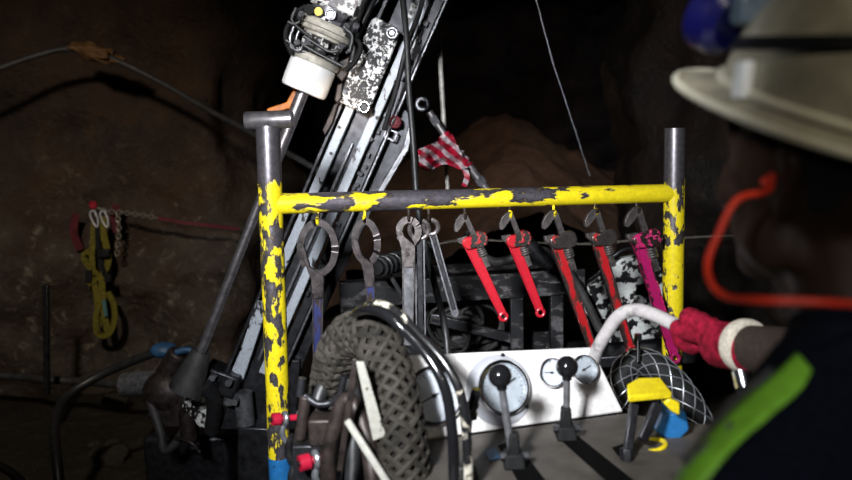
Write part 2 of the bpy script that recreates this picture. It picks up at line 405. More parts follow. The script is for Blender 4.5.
for px, k in hooks:
    c = bar_at(px) + V((0, -.004, 0)); c0 = c + V((0, -.004, -.022))
    tip = c0 + V((0, -.012, -.032))
    MB().tube([c0, c0 + V((0, -.004, -.014)), tip + V((0, -.002, 0)), tip + V((0, -.016, .004)), tip + V((0, -.022, .018))], .0042, 10).build('hook', M['peg'] if k == 'm' else M['steel_r'], rack)
    hookpos.append(tip + V((0, -.008, 0)))

# ------------------------------------------------------------------ pipe wrenches
def pipe_wrench(label, L, s, hm, hsm, loc, ang, tilt):
    """hangs from its hook jaw; origin where the jaw sits on the hook; s scales the head"""
    rot = Matrix.Rotation(R(-ang), 4, 'Y') @ Matrix.Rotation(R(tilt), 4, 'Z')
    r = thing('pipe_wrench', label, 'wrench', loc, 'wrenches hanging from the yellow rack', rot)
    def O(*pts): return [(x * s, z * s) for x, z in pts]
    # hook jaw: shank with a curved head drooping to the left, toothed inner face
    hook = O((.010, .010), (.004, .016), (-.008, .017), (-.024, .009), (-.037, -.006), (-.041, -.020), (-.034, -.025), (-.030, -.021), (-.027, -.022), (-.024, -.018), (-.021, -.019), (-.018, -.014), (-.014, -.014), (-.010, -.009), (-.004, -.006), (-.003, -.010), (-.003, -.150), (.014, -.150), (.014, -.10))
    b = MB(); b.prism(hook, .013 * s); 
    for k in range(16): b.box((.0108 * s, 0, (-.075 - k * .0045) * s), (.0022 * s, .012 * s, .0026 * s))
    b.build('hook_jaw', M['jaw'], r, world=False, bevel=.0012)
    # housing that the shank runs through
    hs = O((-.034, -.050), (-.020, -.046), (-.008, -.050), (.010, -.045), (.026, -.047), (.036, -.056), (.037, -.074), (.028, -.090), (.008, -.092), (-.004, -.086), (-.030, -.080), (-.036, -.066))
    b = MB(); b.prism(hs, .030 * s); b.build('housing', hsm, r, world=False, bevel=.004 * s)
    b = MB(); b.prism(O((-.042, -.040), (-.016, -.044), (-.014, -.062), (-.034, -.064), (-.044, -.052)), .018 * s); b.build('heel_jaw', M['jaw'], r, world=False, bevel=.001)
    # knurled nut
    b = MB(); prof = []
    for k in range(9): prof += [(.0145 * s if k % 2 else .0125 * s, (-.090 - k * .0032) * s)]
    b.lathe(prof, Matrix.Translation((.0065 * s, 0, 0)), 20); b.build('adjusting_nut', M['jaw'], r, world=False)
    # handle: I section tapering to an eye
    x0, z0 = -.018 * s, -.070 * s; x1, z1 = -.008 * s, -L
    w0, w1 = .0155 * s, .0115 * s
    b = MB()
    n = 14; web = []
    for sx in (-1, 1):
        for i in range(n + 1):
            t = i / n; x = x0 + (x1 - x0) * t; z = z0 + (z1 + .014 * s - z0) * t; w = w0 + (w1 - w0) * t
            web.append((x + sx * w, z))
    left, right = web[:n + 1], web[n + 1:]
    b.prism(left + right[::-1], .006 * s); b.build('handle', hm, r, world=False); b = MB()
    for side, sg in ((left, 1), (right, -1)):
        b.prism(side + [(x + sg * .0036 * s, z) for x, z in side][::-1], .015 * s)
    b.build('handle_rim', hm if hm is M['red'] else hsm, r, world=False, bevel=.0012)
    b = MB(); c = V((x1, 0, z1 + .006 * s)); b.torus(c, (0, 1, 0), .0105 * s, .0050 * s, 24, 8); b.build('hanging_eye', hm, r, world=False)
    return r
def hang(i, px_end, py_end, s, hm, hsm, label, tilt=8):
    h = hookpos[i]; e = P(px_end, py_end, h.y); d = e - h; L = math.hypot(d.x, d.z)
    return pipe_wrench(label, L, s, hm, hsm, h, math.degrees(math.atan2(d.x, -d.z)) + 1.0, tilt)
M['hs_red'] = chip('red_housing_worn', (.42, .012, .02), (.13, .14, .13), 60, .5)
M['hs_grey'] = chip('grey_housing_trace_of_red', (.4, .02, .02), (.17, .15, .14), 60, .58)
M['hs_pink'] = chip('magenta_housing_worn', (.5, .015, .12), (.13, .09, .09), 60, .5)
hang(4, 505, 318, 1.0, M['red'], M['hs_red'], 'short red pipe wrench, leftmost of the red ones, hanging on the rack')
hang(5, 542, 314, 1.0, M['red'], M['hs_red'], 'bright red pipe wrench second from the left among the red ones')
hang(6, 594, 352, 1.12, M['red2'], M['hs_grey'], 'long red pipe wrench with grey head in the middle of the five')
hang(7, 632, 352, 1.08, M['red2'], M['hs_grey'], 'long scratched red pipe wrench hanging left of the magenta one')
hang(8, 676, 360, 1.22, M['pink'], M['hs_pink'], 'magenta pipe wrench hanging closest to the right post of the rack')

# circle wrenches
M['ring'] = plain('dark_worn_steel', (.05, .04, .04), .35, .5, .5, 50, .3)
def circle_wrench(label, idx, rx, rz, end, w, mh, mr, gap, rc=(0, 0), th=.0092):
    h = hookpos[idx]; e = P(*end, h.y); d = e - h; L = math.hypot(d.x, d.z)
    r = thing('circle_wrench', label, 'wrench', h, 'wrenches hanging from the yellow rack', Matrix.Rotation(-math.atan2(d.x, -d.z), 4, 'Y'))
    b = MB(); n = 40; pin = []
    for i in range(n + 1):
        a = R(gap[0] + (360 - gap[1]) * i / n)
        pin.append((math.cos(a), math.sin(a)))
    out = [(x * (rx + th) + rc[0], z * (rz + th) - rz + .004 + rc[1]) for x, z in pin]; inn = [(x * (rx - th) + rc[0], z * (rz - th) - rz + .004 + rc[1]) for x, z in pin]
    for i in range(n): b.prism([out[i], out[i + 1], inn[i + 1], inn[i]], .011)
    bmesh.ops.remove_doubles(b.bm, verts=b.bm.verts, dist=1e-5)
    bmesh.ops.delete(b.bm, geom=[f for f in b.bm.faces if False], context='FACES')
    b.build('ring_jaw', mr, r, world=False)
    zc = -2 * rz + .01
    b = MB(); b.prism([(-rx - .010, -rz * .75), (-rx + .008, -rz * .75), (-rx * .45, zc + .012), (w / 2 + .001, zc - .012), (w / 2 + .002, zc - .03), (w / 2, zc - .075), (-w / 2, zc - .075), (-w / 2 - .004, zc - .02)], .013)
    b.build('knuckle', mr, r, world=False, bevel=.002)
    b = MB(); b.cyl((-w * .1, -.011, zc - .035), (-w * .1, .011, zc - .035), .006, seg=16); b.build('hinge_bolt', M['steel_r'], r, world=False)
    b = MB(); z0, z1 = zc - .06, -L
    b.prism([(-w / 2, z0), (w / 2, z0), (w / 2 * .85, z1), (-w / 2 * .85, z1)], .005)
    b.build('handle', mh, r, world=False)
    b = MB()
    for sx in (-1, 1): b.prism([(sx * w / 2, z0), (sx * (w / 2 - .0035), z0), (sx * (w / 2 * .85 - .0035), z1), (sx * w / 2 * .85, z1)], .013)
    b.build('handle_rib', mr, r, world=False)
    return r
circle_wrench('blue handled circle wrench with a large round ring, nearest the left post', 0, .046, .068, (318, 372), .030, M['bluew'], M['ring'], (250, 25))
circle_wrench('blue handled circle wrench with a narrow oval ring, second from the left post', 1, .030, .056, (373, 316), .026, M['bluew'], M['ring'], (285, 20))
circle_wrench('grey steel wrench with small ring jaws, third from the left post', 2, .026, .032, (408, 345), .034, M['steel_m'], M['jaw'], (300, 60))
# thin straight grey spanners
def flat_spanner(label, h, end, w, jawr, lean=0):
    e = P(*end, h.y); d = e - h; L = math.hypot(d.x, d.z)
    r = thing('flat_spanner', label, 'wrench', h, 'wrenches hanging from the yellow rack', Matrix.Rotation(-math.atan2(d.x, -d.z), 4, 'Y'))
    b = MB(); b.torus((0, 0, -jawr), (0, 1, 0), jawr, .007, 28, 8, arc=(-250, 40)); b.build('crescent_jaw', M['jaw'], r, world=False)
    b = MB(); z0 = -jawr * 1.6
    b.box((0, 0, (z0 - L) / 2), (w * .55, .004, L + z0)); b.build('handle', M['steel_d'], r, world=False)
    b = MB()
    for sx in (-1, 1): b.box((sx * w / 2, 0, (z0 - L) / 2), (.004, .011, L + z0))
    b.cyl((0, -.006, -L), (0, .006, -L), w * .62, seg=20)
    b.build('handle_rib', M['steel_m'], r, world=False)
    return r
flat_spanner('slim bright edged spanner slanting right, just left of the first red wrench', hookpos[3], (455, 313), .016, .020)
flat_spanner('narrow dark steel spanner hanging beside the third wrench from the left post', hookpos[2] + V((.028, .014, 0)), (421, 338), .024, .026)

# ------------------------------------------------------------------ drill mast
YM = 3.0
def pm(px, py, y=YM): return P(px, py, y)
axis = (pm(397, 20) - pm(249, 362)).normalized()    # line of the right flank
def rail_line(px, py, w, d, y=YM, t0=None, t1=None):
    c = pm(px, py, y); return c + axis * t0, c + axis * t1
mast = thing('drill_mast', 'tilted drill mast of grey steel rails standing behind the tool rack', 'drill mast', (pm(222, 430).x, YM, 0))
def rail(name, px, py, w, d, mat, y=YM, t0=-1.0, t1=.55, bev=.003):
    a, c = rail_line(px, py, w, d, y, t0, t1); MB().bar(a, c, w, d).build(name, mat, mast, bevel=bev)
rail('guide_rail', 331, 153, .034, .05, M['rail'], t0=-.95, t1=.36)
rail('guide_rail', 362, 147, .034, .05, M['rail'], t0=-.95, t1=.82)
rail('mast_web', 346, 150, .085, .03, M['steel_d'], YM + .05, t0=-.95, t1=.80)
rail('chain_strand', 340, 172, .012, .016, M['steel_m'], YM + .02, -.8, .12)
rail('chain_strand', 350, 172, .014, .016, M['steel_m'], YM + .02, -.8, .12)
rail('side_tube', 322, 150, .014, .02, M['steel_d'], YM + .02, -.95, .3)
rail('side_channel', 374, 150, .034, .05, M['steel_d'], YM + .01, -.95, .85)
rail('edge_strip', 383, 145, .010, .05, M['steel_m'], YM - .01, -.95, .62)
b = MB()
for k in range(16): 
    c = pm(371, 150) + axis * (-.6 + k * .072 + random.random() * .03) + V((0, -.035, 0)); b.box((0, 0, 0), (.012 + .01 * random.random(), .012, .014 + .008 * random.random()), Matrix.Translation(c) @ Matrix.Rotation(R(22), 4, 'Y'))
loose(b.build('rail_clamp', M['steel_d'], mast, bevel=.002))
b = MB()
for px, py in ((340, 127), (332, 153), (322, 182)): c = pm(px, py) + V((0, -.031, 0)); b.cyl(c, c + V((0, -.006, 0)), .006, seg=12)
for px, py in ((372, 139), (366, 166), (378, 118), (358, 184)): c = pm(px, py) + V((0, -.031, 0)); b.cyl(c, c + V((0, -.01, 0)), .008, seg=10)
loose(b.build('rail_bolt', M['ink'], mast))
# dark flank plate on the right with a slanted edge
b = MB(); yy = YM + .05
b.slab([pm(x, y, yy) for x, y in ((414, 118), (412, 140), (386, 176), (376, 202), (330, 300), (300, 372), (286, 372), (372, 148), (392, 96))], -.03); b.build('flank_plate', M['steel_d'], mast, bevel=.003)
b = MB(); b.bar(pm(411, 128), pm(405, 152), .022, .03).bar(pm(405, 150), pm(380, 192), .022, .03); b.build('flank_brace', M['steel_m'], mast, bevel=.003)
b = MB(); b.bar(pm(387, 128, YM - .02), pm(397, 133, YM - .02), .006, .01).bar(pm(397, 133, YM - .02), pm(394, 141, YM - .02), .006, .01).bar(pm(394, 141, YM - .02), pm(384, 136, YM - .02), .006, .01).bar(pm(384, 136, YM - .02), pm(387, 128, YM - .02), .006, .01); b.build('buckle', M['steel_m'], mast)
# lower blades and foot
b = MB(); b.bar(pm(263, 302, YM - .02), pm(238, 378, YM - .02), .045, .03); b.build('lower_blade', M['rail'], mast, bevel=.003)
b = MB(); b.slab([pm(x, y, YM + .02) for x, y in ((250, 360), (300, 360), (296, 430), (215, 430))], -.08); b.build('foot_block', M['steel_d'], mast, bevel=.006)
ft = pm(225, 425); fz = V((ft.x, YM, 0)); b = MB(); b.bar(fz + V((.1, 0, 0)), pm(260, 420), .14, .16).box(fz + V((.1, 0, .02)), (.4, .35, .06)); b.build('ground_foot', M['steel_d'], mast, bevel=.008)
# upper back frame above the carriage
b = MB(); b.bar(pm(404, 60, YM + .03), pm(432, -30, YM + .03), .07, .05); b.build('upper_beam', M['white_flk'], mast, bevel=.003)
b = MB(); b.bar(pm(372, 22, YM + .04), pm(392, -24, YM + .04), .05, .04); b.build('top_link', M['steel_d'], mast, bevel=.003)
# small lamp-red cap on the flank
b = MB(); c = pm(395, 122, YM - .03); b.torus(c, (0, 1, 0), .018, .006).cyl(c + V((0, .04, 0)), c, .013); b.build('valve_cap', M['tapered'], mast)['label'] = 'dull red round cap'

# ------------------------------------------------------------------ drill head (carriage + rotation unit)
YH = 2.86
hd = thing('rotation_unit', 'drill rotation unit with a white chuck and flaked white carriage plate on the mast', 'drill', pm(340, 110, YH))
# carriage plate
plate = [pm(x, y, YM - .10) for x, y in ((338, 101), (366, 115), (369, 112), (399, 36), (396, 27), (376, 17), (371, 20), (352, 62))]
MB().slab(plate[::-1], -.022).build('carriage_plate', M['plate'], hd, bevel=.004)
b = MB(); c = pm(364, 107, YM - .125); b.torus(c, (0, 1, 0), .0175, .006); rb_ = b.build('ring_bolt', M['chrome'], hd); b = MB(); b.cyl(c + V((0, .03, 0)), c + V((0, .002, 0)), .0155, seg=6); b.build('bolt_socket', M['ink'], rb_)
b = MB(); c = pm(392, 33, YM - .12); b.torus(c, (0, 1, 0), .017, .007).cyl(c + V((0, .02, 0)), c + V((0, -.01, 0)), .010, seg=6); b.build('ring_bolt', M['steel_m'], hd)
b = MB()
for x, y in ((381, 24), (352, 62), (345, 92), (384, 58)): c = pm(x, y, YM - .12); b.cyl(c + V((0, .01, 0)), c + V((0, -.008, 0)), .008, seg=6)
loose(b.build('plate_bolt', M['steel_d'], hd))
dax = (pm(340, 0, YH) - pm(304, 92, YH)).normalized()
dc = pm(303, 92, YH)
def D(t): return dc + dax * t
DM = frame_z(dax)
def dl(prof, name, mat, seg=40):
    mx = DM.copy(); mx.translation = dc; return MB().lathe(prof, mx, seg).build(name, mat, hd)
px = 1 / FPX * YH   # metres per pixel there
dl([(.010, .006), (.064, .006), (.066, 0), (.078, .003), (.082, .012), (.083, .030), (.083, .100), (.076, .106), (.04, .108)], 'chuck_body', M['chuckw'])
dl([(.05, .106), (.087, .106), (.089, .112), (.089, .126), (.083, .132), (.05, .134)], 'chuck_flange', M['cream'])
dl([(.045, .132), (.045, .22)], 'chuck_neck', M['steel_d'])
dl([(.05, .19), (.075, .196), (.075, .205), (.088, .208), (.092, .214), (.092, .222), (.100, .226), (.102, .24), (.096, .25), (.06, .252)], 'bearing_ring', M['cream'])
dl([(.06, .250), (.088, .252), (.088, .262), (.080, .268), (.078, .300), (.06, .31)], 'gearbox_collar', M['steel_m'])
# jaw lugs between flange and ring
b = MB()
for k in range(6):
    a = k * math.pi / 3 + .3; rv = (DM.to_3x3() @ V((math.cos(a), math.sin(a), 0)))
    b.bar(D(.13) + rv * .055, D(.20) + rv * .055, .03, .03, rv)
loose(b.build('jaw_lug', M['white_chip'], hd, bevel=.004))
b = MB()
for k in range(10):
    a = k * math.pi / 5; rv = (DM.to_3x3() @ V((math.cos(a), math.sin(a), 0)))
    b.cyl(D(.238) + rv * .088, D(.262) + rv * .088, .007, seg=6)
loose(b.build('ring_stud', M['steel_d'], hd))
# gearbox casing (flaked white) with side plate
b = MB(); b.bar(D(.29), D(.40), .175, .15); b.build('gearbox', M['white_chip'], hd, bevel=.014)
b = MB(); b.bar(D(.34) + V((-.095, -.02, .02)), D(.42) + V((-.09, -.02, .02)), .05, .06); b.build('side_bracket', M['white_chip'], hd, bevel=.008)
c = pm(331, 15, YH - .09); b = MB(); b.cyl(c + V((0, .03, 0)), c + V((0, -.012, 0)), .019, seg=24).torus(c + V((0, -.012, 0)), (0, 1, 0), .016, .004).cyl(c, c + V((0, -.02, 0)), .008, seg=6); b.build('round_port', M['steel_m'], hd)
c = pm(319, 12, YH - .09); b = MB(); b.cyl(c + V((0, .03, 0)), c + V((0, -.015, 0)), .014, seg=20); b.build('brass_plug', plain('dull_brass', (.35, .27, .05), .45, .6, .3, 40), hd)
c = pm(310, 10, YH - .08); b = MB(); b.cyl(c + V((0, .03, 0)), c + V((0, -.018, 0)), .018, seg=20); b.build('black_plug', M['boot'], hd)
b = MB(); b.cyl(D(.38), D(.62), .045, seg=32); b.build('spindle', M['steel_m'], hd)
b = MB(); b.slab([pm(x, y, YH - .02) for x, y in ((352, 2), (347, 12), (343, 8), (346, -4))], -.02); b.build('lug_plate', M['white_chip'], hd)
# arm linking chuck and carriage
b = MB(); b.bar(pm(338, 75, YH + .10), pm(358, 50, YH + .10), .08, .06).bar(pm(343, 40, YH + .10), pm(366, 28, YH + .10), .07, .06); b.build('link_arm', M['steel_d'], hd, bevel=.008)
b = MB(); b.slab([pm(x, y, YH + .02) for x, y in ((337, 62), (350, 56), (348, 74), (342, 82), (336, 76))], -.05).slab([pm(x, y, YH + .03) for x, y in ((337, 84), (343, 82), (342, 98), (337, 104), (334, 100))], -.05)
b.build('cast_bracket', M['steel_r'], hd, bevel=.005)
b = MB(); b.slab([pm(x, y, YM - .02) for x, y in ((334, 104), (339, 102), (333, 122), (325, 136), (322, 130))], -.04); b.build('lower_bracket', M['steel_r'], hd, bevel=.004)
# small hoses and clamps hanging off the head
for i, pts in enumerate([[(296, 8), (292, 20), (301, 30), (312, 38)], [(294, 26), (290, 38), (292, 48), (300, 50), (304, 42)], [(300, 28), (296, 40), (298, 50), (306, 52)],
        [(288, 22), (294, 24), (300, 22)], [(286, 40), (291, 44), (295, 50)], [(304, 36), (316, 44), (332, 52), (346, 46)], [(345, 28), (352, 36), (350, 50)], [(302, 44), (315, 52), (330, 60), (342, 66)]]):
    MB().tube([pm(x, y, YH - .10 + .01 * (i % 3)) for x, y in pts], .0065 if i not in (1, 2) else .005, 10).build('hose', M['steel_m'] if i in (1, 2) else M['rubber'], hd)
b = MB()
for x, y in ((296, 46), (300, 18), (345, 30), (343, 20), (339, 50), (306, 46), (354, 30)):
    c = pm(x, y, YH - .07); b.cyl(c, c + V((.01, -.03, .01)), .012, seg=6)
loose(b.build('hose_fitting', M['steel_m'], hd, bevel=.001))
for i, pts in enumerate([[(300, 16), (288, 26), (286, 40), (292, 54)], [(306, 6), (296, 14), (290, 30), (298, 44)], [(346, 34), (360, 44), (356, 60), (346, 70)], [(330, 2), (352, 14), (358, 30), (352, 44)]]):
    MB().tube([pm(x, y, YH - .07 + .02 * (i % 2)) for x, y in pts], .009, 10).build('hose', M['boot'], hd)
# drill rod
rod = thing('drill_rod', 'long bare steel drill rod running down from the white chuck to the ground', 'drill rod', P(200, 346, YH))
r0 = dc - dax * .0; rd = (P(200, 352, YH) - P(303, 92, YH)).normalized()
re = P(197, 362, YH)
MB().cyl(r0 + rd * -.02, r0 + rd * .32, .022, seg=24).cyl(r0 + rd * .3, re, .0175, seg=24).build('rod', M['bare'], rod)
MB().cyl(r0 + rd * .29, r0 + rd * .34, .0235, seg=24).build('coupling', M['steel_m'], rod)
# orange lever by the rod
o = MB(); o.bar(P(297, 90, 2.93), P(287, 108, 2.93), .022, .02).bar(P(289, 105, 2.93), P(268, 112, 2.93), .024, .02); tag(o.build('orange_bracket', M['orange'], bevel=.004), 'small bent orange steel bracket behind the cross handle, left of the drill rod', 'bracket')

# ------------------------------------------------------------------ stuff behind the rack
def hose(label, pts, r, mat, name='hose', cat='hose', group=None):
    o = MB().tube([P(*p) for p in pts], r, 14).build(name, mat); return tag(o, label, cat, group)
hose('black hose looping down over the front of the mast to the rack bar', [(400, -25, 2.8), (404, 10, 2.75), (407, 45, 2.72), (409, 90, 2.7), (413, 140, 2.68), (417, 200, 2.66), (424, 240, 2.6), (436, 290, 2.5), (446, 335, 2.4), (450, 400, 2.35)], .0105, M['rubber'])
hose('black hose crossing the top of the mast from upper right', [(428, -25, 2.9), (420, 10, 2.86), (407, 46, 2.83), (396, 90, 2.86), (384, 130, 2.9)], .009, M['rubber'])
hose('black hose curving behind the drill head towards the carriage', [(352, -20, 3.02), (358, 10, 3.0), (368, 26, 3.0), (366, 50, 3.05)], .012, M['rubber'])
hose('black hose hanging in front of the mast top, left of the carriage', [(384, -20, 2.92), (370, 8, 2.9), (360, 30, 2.9), (352, 60, 2.9), (350, 92, 2.94)], .010, M['rubber'])
hose('long thin black cable strung along the left rock wall', [(-30, 78, 4.45), (0, 68, 4.5), (35, 56, 4.55), (70, 49, 4.6), (110, 58, 4.6), (160, 82, 4.6), (205, 108, 4.5), (250, 132, 4.3), (300, 160, 4.1), (345, 186, 4.0)], .016, M['rubber_d'], 'wall_cable', 'cable')
o = MB().tube([P(437, -15, 3.3), P(440, 60, 3.3), (P(444, 128, 3.3))], .0105, 12, sm=False).tube([P(444, 126, 3.3), P(445, 140, 3.3)], .004, 8, sm=False).tube([P(445, 140, 3.3), P(448, 200, 3.3)], .008, 10, sm=False)
tag(o.build('pull_rod', plain('brightened_rod', (.6, .57, .52), .4, .2)), 'thin pale steel rod hanging straight down right of the mast', 'rod')  # bright base colour makes up for light that misses the rod
tag(MB().tube([P(531, -20, 4.6), P(552, 60, 4.6), P(575, 130, 4.6), P(590, 176, 4.6)], .0022, 6, sm=False).build('thin_wire', M['wire']), 'very thin grey wire hanging slanted in front of the far tunnel', 'wire')
# turnbuckle strut with eye
st = thing('support_strut', 'slanted steel strut with a ring eye, wrapped in striped tape', 'strut', P(470, 170, 3.05))
e = P(422, 104, 3.05); b = MB(); b.torus(e, (0, 1, 0), .020, .008); b.build('eye', M['steel_m'], st)
b = MB(); b.cyl(P(429, 112, 3.05), P(446, 137, 3.05), .013).cyl(P(445, 135, 3.05), P(474, 172, 3.05), .015).cyl(P(470, 168, 3.05), P(500, 206, 3.05), .016); b.build('shaft', M['bare'], st)
b = MB(); b.cyl(P(432, 117, 3.05), P(437, 124, 3.05), .017, seg=6).cyl(P(478, 178, 3.05), P(483, 184, 3.05), .02, seg=6); loose(b.build('lock_nut', M['steel_m'], st))
# tape: crumpled sheet from mast to strut + wrap
b = MB(); vs = []; nx, ny = 22, 10
c00, c10, c01, c11 = (418, 150), (452, 134), (420, 168), (468, 166)
for j in range(ny + 1):
    for i in range(nx + 1):
        u, v_ = i / nx, j / ny
        x = (c00[0] * (1 - u) + c10[0] * u) * (1 - v_) + (c01[0] * (1 - u) + c11[0] * u) * v_
        y = (c00[1] * (1 - u) + c10[1] * u) * (1 - v_) + (c01[1] * (1 - u) + c11[1] * u) * v_ + 3 * math.sin(u * 9) * v_
        vs.append(P(x, y, 3.0 + .03 * math.sin(v_ * 14 + u * 3) + .02 * math.sin(u * 17)))
b._add(vs, [(j * (nx + 1) + i, j * (nx + 1) + i + 1, (j + 1) * (nx + 1) + i + 1, (j + 1) * (nx + 1) + i) for j in range(ny) for i in range(nx)])
sdir = (P(470, 170, 3.05) - P(443, 134, 3.05)).normalized(); q0 = P(443, 134, 3.05); mxx = frame_z(sdir); mxx.translation = q0; Lw = (P(468, 166, 3.05) - q0).length
b.lathe([(.022 + .005 * math.sin(k * 2.3), Lw * k / 14) for k in range(15)], mxx, 16)
b.ribbon([P(464, 168, 3.0), P(467, 176, 2.99), P(464, 186, 3.0)], .02, .002, (0, 1, 0))
o = b.build('barrier_tape', M['tape'], sharp=60); tag(o, 'crumpled red and white striped tape wrapped around the slanted strut', 'barrier tape')
so = o.modifiers.new('s', 'SOLIDIFY'); so.thickness = .0015
# bench of steel angle behind the wrenches
bn = thing('steel_bench', 'dark scratched steel bench frame behind the hanging wrenches', 'bench', P(450, 300, 3.1).xy.to_3d())
M['scr'] = chip('black_paint_scratched', (.018, .018, .02), (.24, .24, .26), 45, .47, (.4, 1, 1), .6)
b = MB(); b.bar(P(340, 296, 3.1), P(585, 281, 3.1), .012, .10, (0, 0, 1)).bar(P(340, 283, 3.12), P(560, 272, 3.3), .06, .012, (0, 0, 1)); b.build('front_rail', M['scr'], bn, bevel=.003)
for x, y in ((346, 286), (516, 270), (556, 268)):
    t = P(x, y, 3.13); MB().bar(t, V((t.x, t.y, 0)), .05, .05).build('leg', M['scr'], bn, bevel=.003)
t0 = P(346, 386, 3.13); b = MB(); b.bar(P(430, 318, 3.15), P(520, 340, 3.15), .04, .02).bar(P(346, 275, 3.5), P(560, 262, 3.6), .04, .03); b.build('cross_brace', M['scr'], bn, bevel=.003)
b = MB(); b.slab([P(x, y, 3.4) for x, y in ((345, 360), (560, 350), (560, 330), (345, 340))], -.02); b.build('lower_shelf', M['scr'], bn)
# coiled hoses under bench
for k, (cx, cy, rr, yy) in enumerate(((455, 322, .115, 3.28), (470, 326, .135, 3.3), (446, 334, .10, 3.26), (482, 320, .10, 3.32), (462, 330, .08, 3.24))):
    pts = [P(cx, cy, yy) + V((math.cos(a) * rr * (1 + .04 * math.sin(3 * a)), .05 * math.sin(a * .5 + k), math.sin(a) * rr * .85)) for a in [i * .35 for i in range(46)]]
    o = MB().tube(pts, .0085, 8, 3).build('coiled_hose', M['rubber_d']); tag(o, 'black hose coiled loosely in a tangle under the steel bench', 'hose', 'coiled hoses under the bench')
# spring-like dark coil + thick hose
b = MB(); c0 = P(376, 268, 2.75); c1 = P(432, 250, 3.2); dd = (c1 - c0)
mx = frame_z(dd); ll = dd.length
pts = [c0 + (mx @ V((.035 * math.cos(i * .55), .035 * math.sin(i * .55), ll * i / 150))) for i in range(150)]
b.tube(pts, .006, 8, sm=False).cyl(c0, c1, .026); tag(b.build('spiral_hose', M['rubber']), 'dark hose with a spiral guard lying behind the dark wrenches', 'hose')
hose('black hose curving behind the red pipe wrenches into the bench', [(468, 232, 2.95), (478, 252, 2.9), (496, 262, 2.9), (520, 256, 2.9), (540, 250, 2.95), (560, 262, 3.0), (580, 290, 3.0), (600, 330, 3.0)], .017, M['rubber_d'], 'hydraulic_hose')
b = MB(); b.cyl(P(524, 238, 2.85), P(545, 262, 2.85), .026).cyl(P(543, 260, 2.85), P(551, 268, 2.85), .018); b.build('coupling', M['steel_d'], bpy.data.objects['hydraulic_hose'])
MBh = MB().cyl(P(388, 272, 2.9), P(404, 298, 2.7), .008); tag(MBh.build('steel_pin', M['steel_m']), 'short bright steel pin slanting between the blue and the grey wrenches', 'pin')
tag(MB().tube([P(430, 246, 4.6), P(470, 240, 4.6), P(580, 244, 4.5), P(640, 240, 4.3), P(760, 234, 4.2)], .006, 6).build('far_rope', M['chain']), 'thin pale rope stretched level behind the hanging wrenches', 'rope')
# flaked black and white machine panel at right
mp_ = thing('machine_guard', 'round-backed machine guard with flaked black and white paint behind the red wrenches', 'machine guard', P(640, 330, 3.2).xy.to_3d())
b = MB(); out = [(582, 262), (592, 256), (606, 252), (618, 246)] + [(622 + 46 * math.cos(R(a)), 300 - 46 * math.sin(R(a))) for a in range(110, -1, -12)] + [(670, 330), (664, 338), (640, 334), (618, 318), (596, 312), (584, 300), (578, 284)]
out = [(580, 284), (590, 278), (602, 268), (612, 262), (620, 256), (632, 254), (648, 258), (660, 268), (668, 282), (670, 334), (606, 340), (604, 316), (590, 318), (580, 306)]
b.slab([P(x, y, 3.2) for x, y in out][::-1], -.05); b.build('guard_plate', M['white_flk'], mp_, bevel=.006)
b = MB(); b.slab([P(x, y, 3.17) for x, y in ((632, 282), (648, 280), (650, 304), (634, 306))][::-1], -.02); b.build('hatch', M['steel_d'], mp_, bevel=.008)
b = MB(); c = P(636, 317, 3.19); b.cyl(c, c + V((0, -.03, 0)), .012); c = P(662, 300, 3.19); b.cyl(c, c + V((0, -.03, 0)), .018); loose(b.build('boss', M['steel_d'], mp_))
b = MB(); b.slab([P(x, y, 3.25) for x, y in ((560, 352), (700, 345), (700, 322), (668, 334), (560, 342))], -.25)
for x in (600, 665): t = P(x, 345, 3.35); b.bar(t, V((t.x, t.y, 0)), .1, .1)
b.build('base_frame', M['steel_d'], mp_, bevel=.006)
b = MB(); b.tube([P(600, 276, 3.14), P(612, 258, 3.12), (P(630, 248, 3.12)), P(652, 256, 3.12), P(668, 276, 3.14)], .007); b.build('rim_rod', M['steel_d'], mp_)

# harness, chain, tape, ground gear
def ycast(objname, px, py):
    o = bpy.data.objects[objname]; dg = None
    bv = BVHTree.FromPolygons([v.co for v in o.data.vertices], [p.vertices for p in o.data.polygons])
    h = bv.ray_cast(EYE, ray(px, py).normalized()); return h[0]
WLB = (lambda o: BVHTree.FromPolygons([v.co for v in o.data.vertices], [p.vertices for p in o.data.polygons]))(bpy.data.objects['wall_left'])
def wp(px, py, off=.05):
    h = WLB.ray_cast(EYE, ray(px, py).normalized())[0]
    if h is None or h.y > 6: h = P(px, py, 5.2)
    d = (EYE - h).normalized(); return h + d * off
yw = min(wp(x, y).y for x, y in ((85, 230), (110, 230), (100, 290), (112, 320), (95, 260)))
def W(px, py, dy=0): return P(px, py, yw - .03 - dy)
hn = thing('safety_harness', 'yellow webbing safety harness hanging from a hook on the left rock wall', 'safety harness', W(98, 215))
def strap(pts, w, mat=M['harness'], nm='strap', dy=0): 
    return MB().ribbon([W(x, y, dy) for x, y in pts], w, .006, (0, 1, 0)).build(nm, mat, hn)
strap([(94, 222), (93, 240), (92, 256), (94, 280), (97, 300), (99, 326)], .036)
strap([(103, 216), (104, 235), (107, 250), (108, 262), (102, 280), (104, 310), (108, 334)], .042, dy=.02)
strap([(92, 250), (84, 256), (90, 268), (97, 276), (88, 284)], .038, dy=.01)
strap([(108, 292), (114, 306), (114, 322), (108, 334), (98, 334), (96, 318), (100, 300)], .036, dy=.03)
strap([(97, 222), (98, 245), (101, 262), (105, 276)], .03, M['ink'], 'black_strap', .03)
strap([(89, 270), (88, 282)], .04, M['ink'], 'black_strap', .03)
strap([(104, 300), (106, 316)], .022, M['cyan'], 'teal_label', .045)
b = MB(); b.box(W(104, 253, .05), (.07, .03, .05)); b.box(W(108, 278, .05), (.04, .03, .05)); loose(b.build('buckle', M['ink'], hn, bevel=.004))
